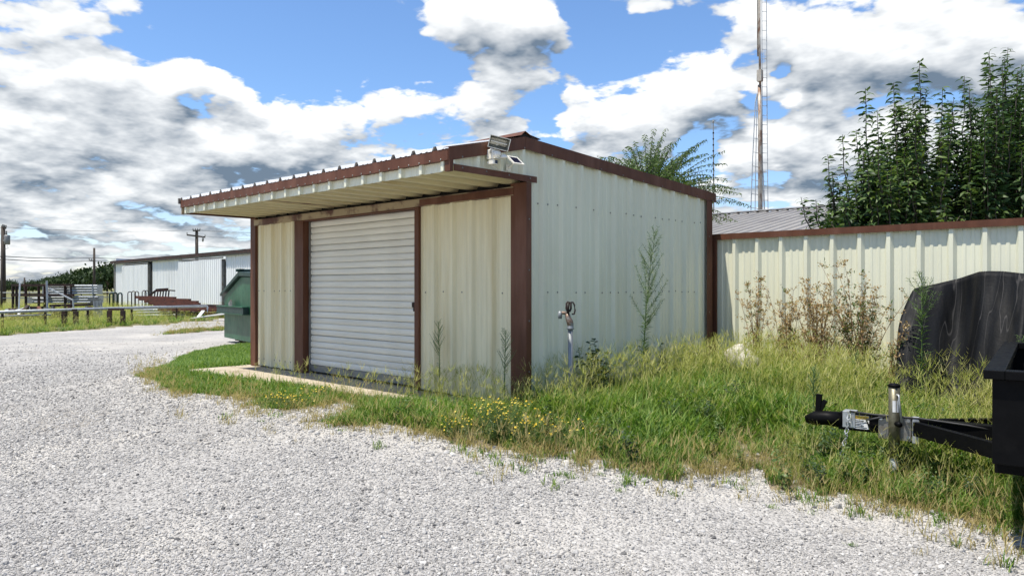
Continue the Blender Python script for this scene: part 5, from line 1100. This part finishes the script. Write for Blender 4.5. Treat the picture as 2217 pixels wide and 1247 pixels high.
# short lawn left of and before the shed
x, y, rs = scatter_pts(-14, .2, -2.6, 4.5, 620, 63); k = plot_mask(x, y, .12) & visible(x, y) & outside_shed(x, y, .02); x, y = x[k], y[k]; e = seg_dist(x, y, EDGE); c = vnoise(x, y, 2.4, 10); keep = rs.random(len(x)) < np.clip(.25 + 1.1 * c, 0, 1) * sstep(-.05, .18, e); x, y, e = x[keep], y[keep], e[keep]
place('short_grass', S_LAWN, x, y, (.75 + .7 * sstep(.05, .8, e)) * rs.uniform(.7, 1.3, len(x)), rs, 'short bright green grass along the slab and behind the shed')
# dry fringe where grass meets gravel, and stray tufts out on the stones
x, y, rs = scatter_pts(-7, 5.5, -2.8, 3, 260, 64); e = seg_dist(x, y, EDGE); inn = plot_mask(x, y); k = visible(x, y) & outside_shed(x, y, .02) & (e < .5) & (rs.random(len(x)) < np.exp(-(e / np.where(inn, .22, .13)) ** 2) * np.where(x < 0, .4, .7)); x, y = x[k], y[k]
place('dry_grass_fringe', S_DRY, x, y, rs.uniform(.4, 1.0, len(x)), rs, 'dry tan grass fringe at the edge of the gravel')
x, y, rs = scatter_pts(-3, 5, -3, 1.5, 120, 65); e = seg_dist(x, y, EDGE); k = visible(x, y) & ~plot_mask(x, y) & (rs.random(len(x)) < np.exp(-(e / .42) ** 2) * (.25 + .75 * (x > .5))); x, y = x[k], y[k]
place('stray_tufts', S_LAWN + S_DRY + S_DRY, x, y, rs.uniform(.3, 1.1, len(x)), rs, 'stray grass tufts scattered over the gravel edge')
x, y, rs = scatter_pts(-2.6, .3, -1.25, -.38, 420, 612); sl = -.92 + (x + 5.76) / 5.76 * .48; k = (y < sl - .01) & plot_mask(x, y) & (rs.random(len(x)) < sstep(-2.8, -.6, x) + .15); x, y = x[k], y[k]
place('slab_end_grass', S_GREEN, x, y, rs.uniform(.45, .75, len(x)) * (.7 + .5 * sstep(-2, 0, x)), rs, 'green grass growing over the right end of the slab')
# seed stalks leaning over the slab
xs = np.random.default_rng(66).uniform(-3.9, -.3, 46); ys = -.92 + (xs + 5.76) / 5.76 * .48 - np.random.default_rng(67).uniform(.01, .09, 46); rs = np.random.default_rng(68)
S_STALK = [tuft(500 + k, 3, .10, .20, .02, .3, .0026, GM_TALL, fingers=4) for k in range(3)]
place('slab_edge_stalks', S_STALK, xs, ys, rs.uniform(.6, 1.05, 46), rs, 'thin seeding grass stalks along the slab edge')
xs = np.concatenate([rs.uniform(-1.5, .1, 60), rs.uniform(.05, .3, 60)]); ys = np.concatenate([rs.uniform(-.5, -.06, 60), rs.uniform(-.2, 3.4, 60)]); zz = np.where((xs < .06), .0, ground_z(xs, ys))
scatter('wall_foot_grass', S_STALK, np.stack([xs, ys, zz], 1), np.stack([rs.normal(0, .1, 120), rs.normal(0, .1, 120), rs.uniform(0, 6.28, 120)], 1), np.repeat(rs.uniform(.6, 1.1, 120)[:, None], 3, 1), rs.integers(3, size=120), 'seeding grass stalks at the foot of the shed walls')
# stalks round the trailer tongue and jack
rs = np.random.default_rng(69); t_ = rs.uniform(-.3, 1.5, 70); o_ = rs.normal(-.25, .42, 70); q_ = np.array([TP(a, m1 + b_, 0)[:2] for a, b_ in zip(t_, o_)]); kk = plot_mask(q_[:, 0], q_[:, 1])
place('tongue_grass', S_TALL, q_[kk, 0], q_[kk, 1], rs.uniform(.45, .8, kk.sum()), rs, 'seeding grass stalks growing up round the trailer tongue')
# yard strip on the left, tan strip across the lot
x, y, rs = scatter_pts(-62, -12, -16, 26, 26, 70); k = yard_mask(x, y) & visible(x, y); x, y = x[k], y[k]; dd = np.hypot(x - CAM[0], y - CAM[1]); keep = rs.random(len(x)) < np.clip(1.25 - dd / 60, .12, 1) * np.clip(.2 + 1.3 * vnoise(x, y, .5, 12), 0, 1); x, y = x[keep], y[keep]
place('yard_grass', S_GREEN + S_TALL, x, y, rs.uniform(.5, 1.0, len(x)) * (.6 + .7 * vnoise(x, y, .35, 13)), rs, 'weedy green grass strip along the storage yard', 1.8)
x, y, rs = scatter_pts(-30, -9, -2, 10, 60, 71); k = strip_mask(x, y); x, y = x[k], y[k]; place('lot_strip_grass', S_DRY + S_LAWN, x, y, rs.uniform(.6, 1.3, len(x)), rs, 'thin tan grass strip crossing the gravel lot', 1.6)
# yellow flowering plants at the gravel edge
def flowers(px, py, wd, n, lab, seed, hh=.22):
    rs = np.random.default_rng(seed); p = on_ground(px, py); b_ = np.array((p[0], p[1], gz(p[0], p[1]))); r_ = root('flowering_plant', b_, lab, 'flowers', 'yellow flowering plants'); st = MB(); H, sets = [], []
    for k in range(n):
        tip = b_ + np.array((rs.normal(0, wd), rs.normal(0, wd), hh * rs.uniform(.6, 1.15))); base = b_ + (tip - b_) * (.5, .5, 0); path = bez(base, (base + tip) / 2 + (0, 0, .03), tip, 7); st.tube(path, .0015, 3, False); sets.append(shoot_leaves(path, .05, .014, .045, .6, rs)); H.append(tip)
    st.build('stems', M['stem_green'], r_); link('foliage', leafmesh('foliage', sets, L_WEED, BLADE_V, BLADE_F), r_); H = np.array(H)[::1]; n = len(H)
    hx = [(math.cos(t), math.sin(t), 0) for t in np.linspace(0, 6.283, 9)[:-1]] + [(0, 0, .5)]; link('blossoms', bulk('blossoms', hx, [(k, (k + 1) % 8, 8) for k in range(8)], frames(np.tile((1., 0, 0), (n, 1)) + rs.normal(0, .2, (n, 3)), np.tile((-.2, -.4, 1.), (n, 1)) + rs.normal(0, .4, (n, 3)), rs.uniform(.005, .011, n)), H, L_YEL), r_)
flowers(1085, 955, .13, 130, 'bushy yellow-flowered plant at the gravel edge before the front corner', 81, .30); flowers(1170, 965, .14, 90, 'second yellow-flowered clump, right of the bushy one', 82, .2)
flowers(1000, 948, .10, 40, 'small yellow-flowered clump left of the bushy one', 83, .16); flowers(620, 880, .14, 70, 'low yellow-flowered patch in the grass before the door', 84, .12); flowers(690, 862, .10, 30, 'sparse yellow flowers in the grass beside the slab', 85, .12)

# ------------------------------------------------------------------ loose gravel
GR = bpy.data.materials.new('gravel_stone'); GR.use_nodes = True; g = G(GR.node_tree); b = GR.node_tree.nodes['Principled BSDF']
rr = g.new('ShaderNodeObjectInfo').outputs['Random']; cr = g.new('ShaderNodeValToRGB'); el = cr.color_ramp.elements; el[0].color = (.085, .083, .082, 1); el[1].color = (.56, .54, .50, 1); el[1].position = 1.0
for ps, c_ in ((.04, (.17, .163, .155)), (.14, (.30, .288, .27)), (.5, (.37, .356, .334)), (.9, (.44, .423, .395))): e_ = el.new(ps); e_.color = (*c_, 1)
g.put(cr.inputs[0], rr); tc = g.new('ShaderNodeTexCoord').outputs['Object']; g.put(b.inputs['Base Color'], g.mix(1.0, cr.outputs[0], g.mr(g.noise(tc, 2.5, 4, .6), .3, .7, .8, 1.15), 'MULTIPLY')); b.inputs['Roughness'].default_value = .9; b.inputs['Specular IOR Level'].default_value = .2
def stone(seed):
    import bmesh
    rs = np.random.default_rng(seed); bm = bmesh.new(); bmesh.ops.create_icosphere(bm, subdivisions=1 if seed % 3 else 2, radius=.5); pl = rs.normal(0, 1, (5, 3)); pl /= np.linalg.norm(pl, axis=1, keepdims=True)
    for v in bm.verts:
        c = np.array(v.co) * rs.uniform(.85, 1.12)
        for q in pl:
            d = c @ q
            if d > .34: c = c - q * (d - .34)
        v.co = c * (1.15, .88, .74)
    me = bpy.data.meshes.new('stone'); bm.to_mesh(me); bm.free(); me.materials.append(GR); return me
STONES = [stone(900 + k) for k in range(9)]
rs = np.random.default_rng(77); n = 410000
dd = np.exp(rs.uniform(math.log(2.7), math.log(22), n)); ll = rs.uniform(-1.02, 1.02, n) * dd
xy = CAM[:2] + np.outer(dd, _fw[:2] / np.linalg.norm(_fw[:2])) + np.outer(ll, rt2); x, y = xy[:, 0], xy[:, 1]
k = ~plot_mask(x, y) & outside_shed(x, y, .03) & ~((y > 3.6) & (x > -5.7)); big = vnoise(x, y, .55, 21) * .6 + vnoise(x, y, 1.9, 22) * .4
k &= rs.random(n) < np.clip(2.0 - 2.1 * big, .18, 1) * sstep(22, 9, dd)
x, y, dd = x[k], y[k], dd[k]; s = rs.lognormal(math.log(.0118), .48, len(x)) * np.clip(dd / 6.0, .85, 1.9); s = np.clip(s, .006, .045)
place('gravel', STONES, x, y, s, rs, 'loose crushed limestone gravel covering the lot', 1.0, .5, .002)
x, y, rs = scatter_pts(-1, 5.2, -2.6, 2, 26, 78); e = seg_dist(x, y, EDGE); k = (e < .35) & visible(x, y); x, y = x[k], y[k]; place('edge_rubble', STONES, x, y, rs.uniform(.02, .075, len(x)), rs, 'larger pale rubble stones along the grass edge', 1.0, .4, .005)
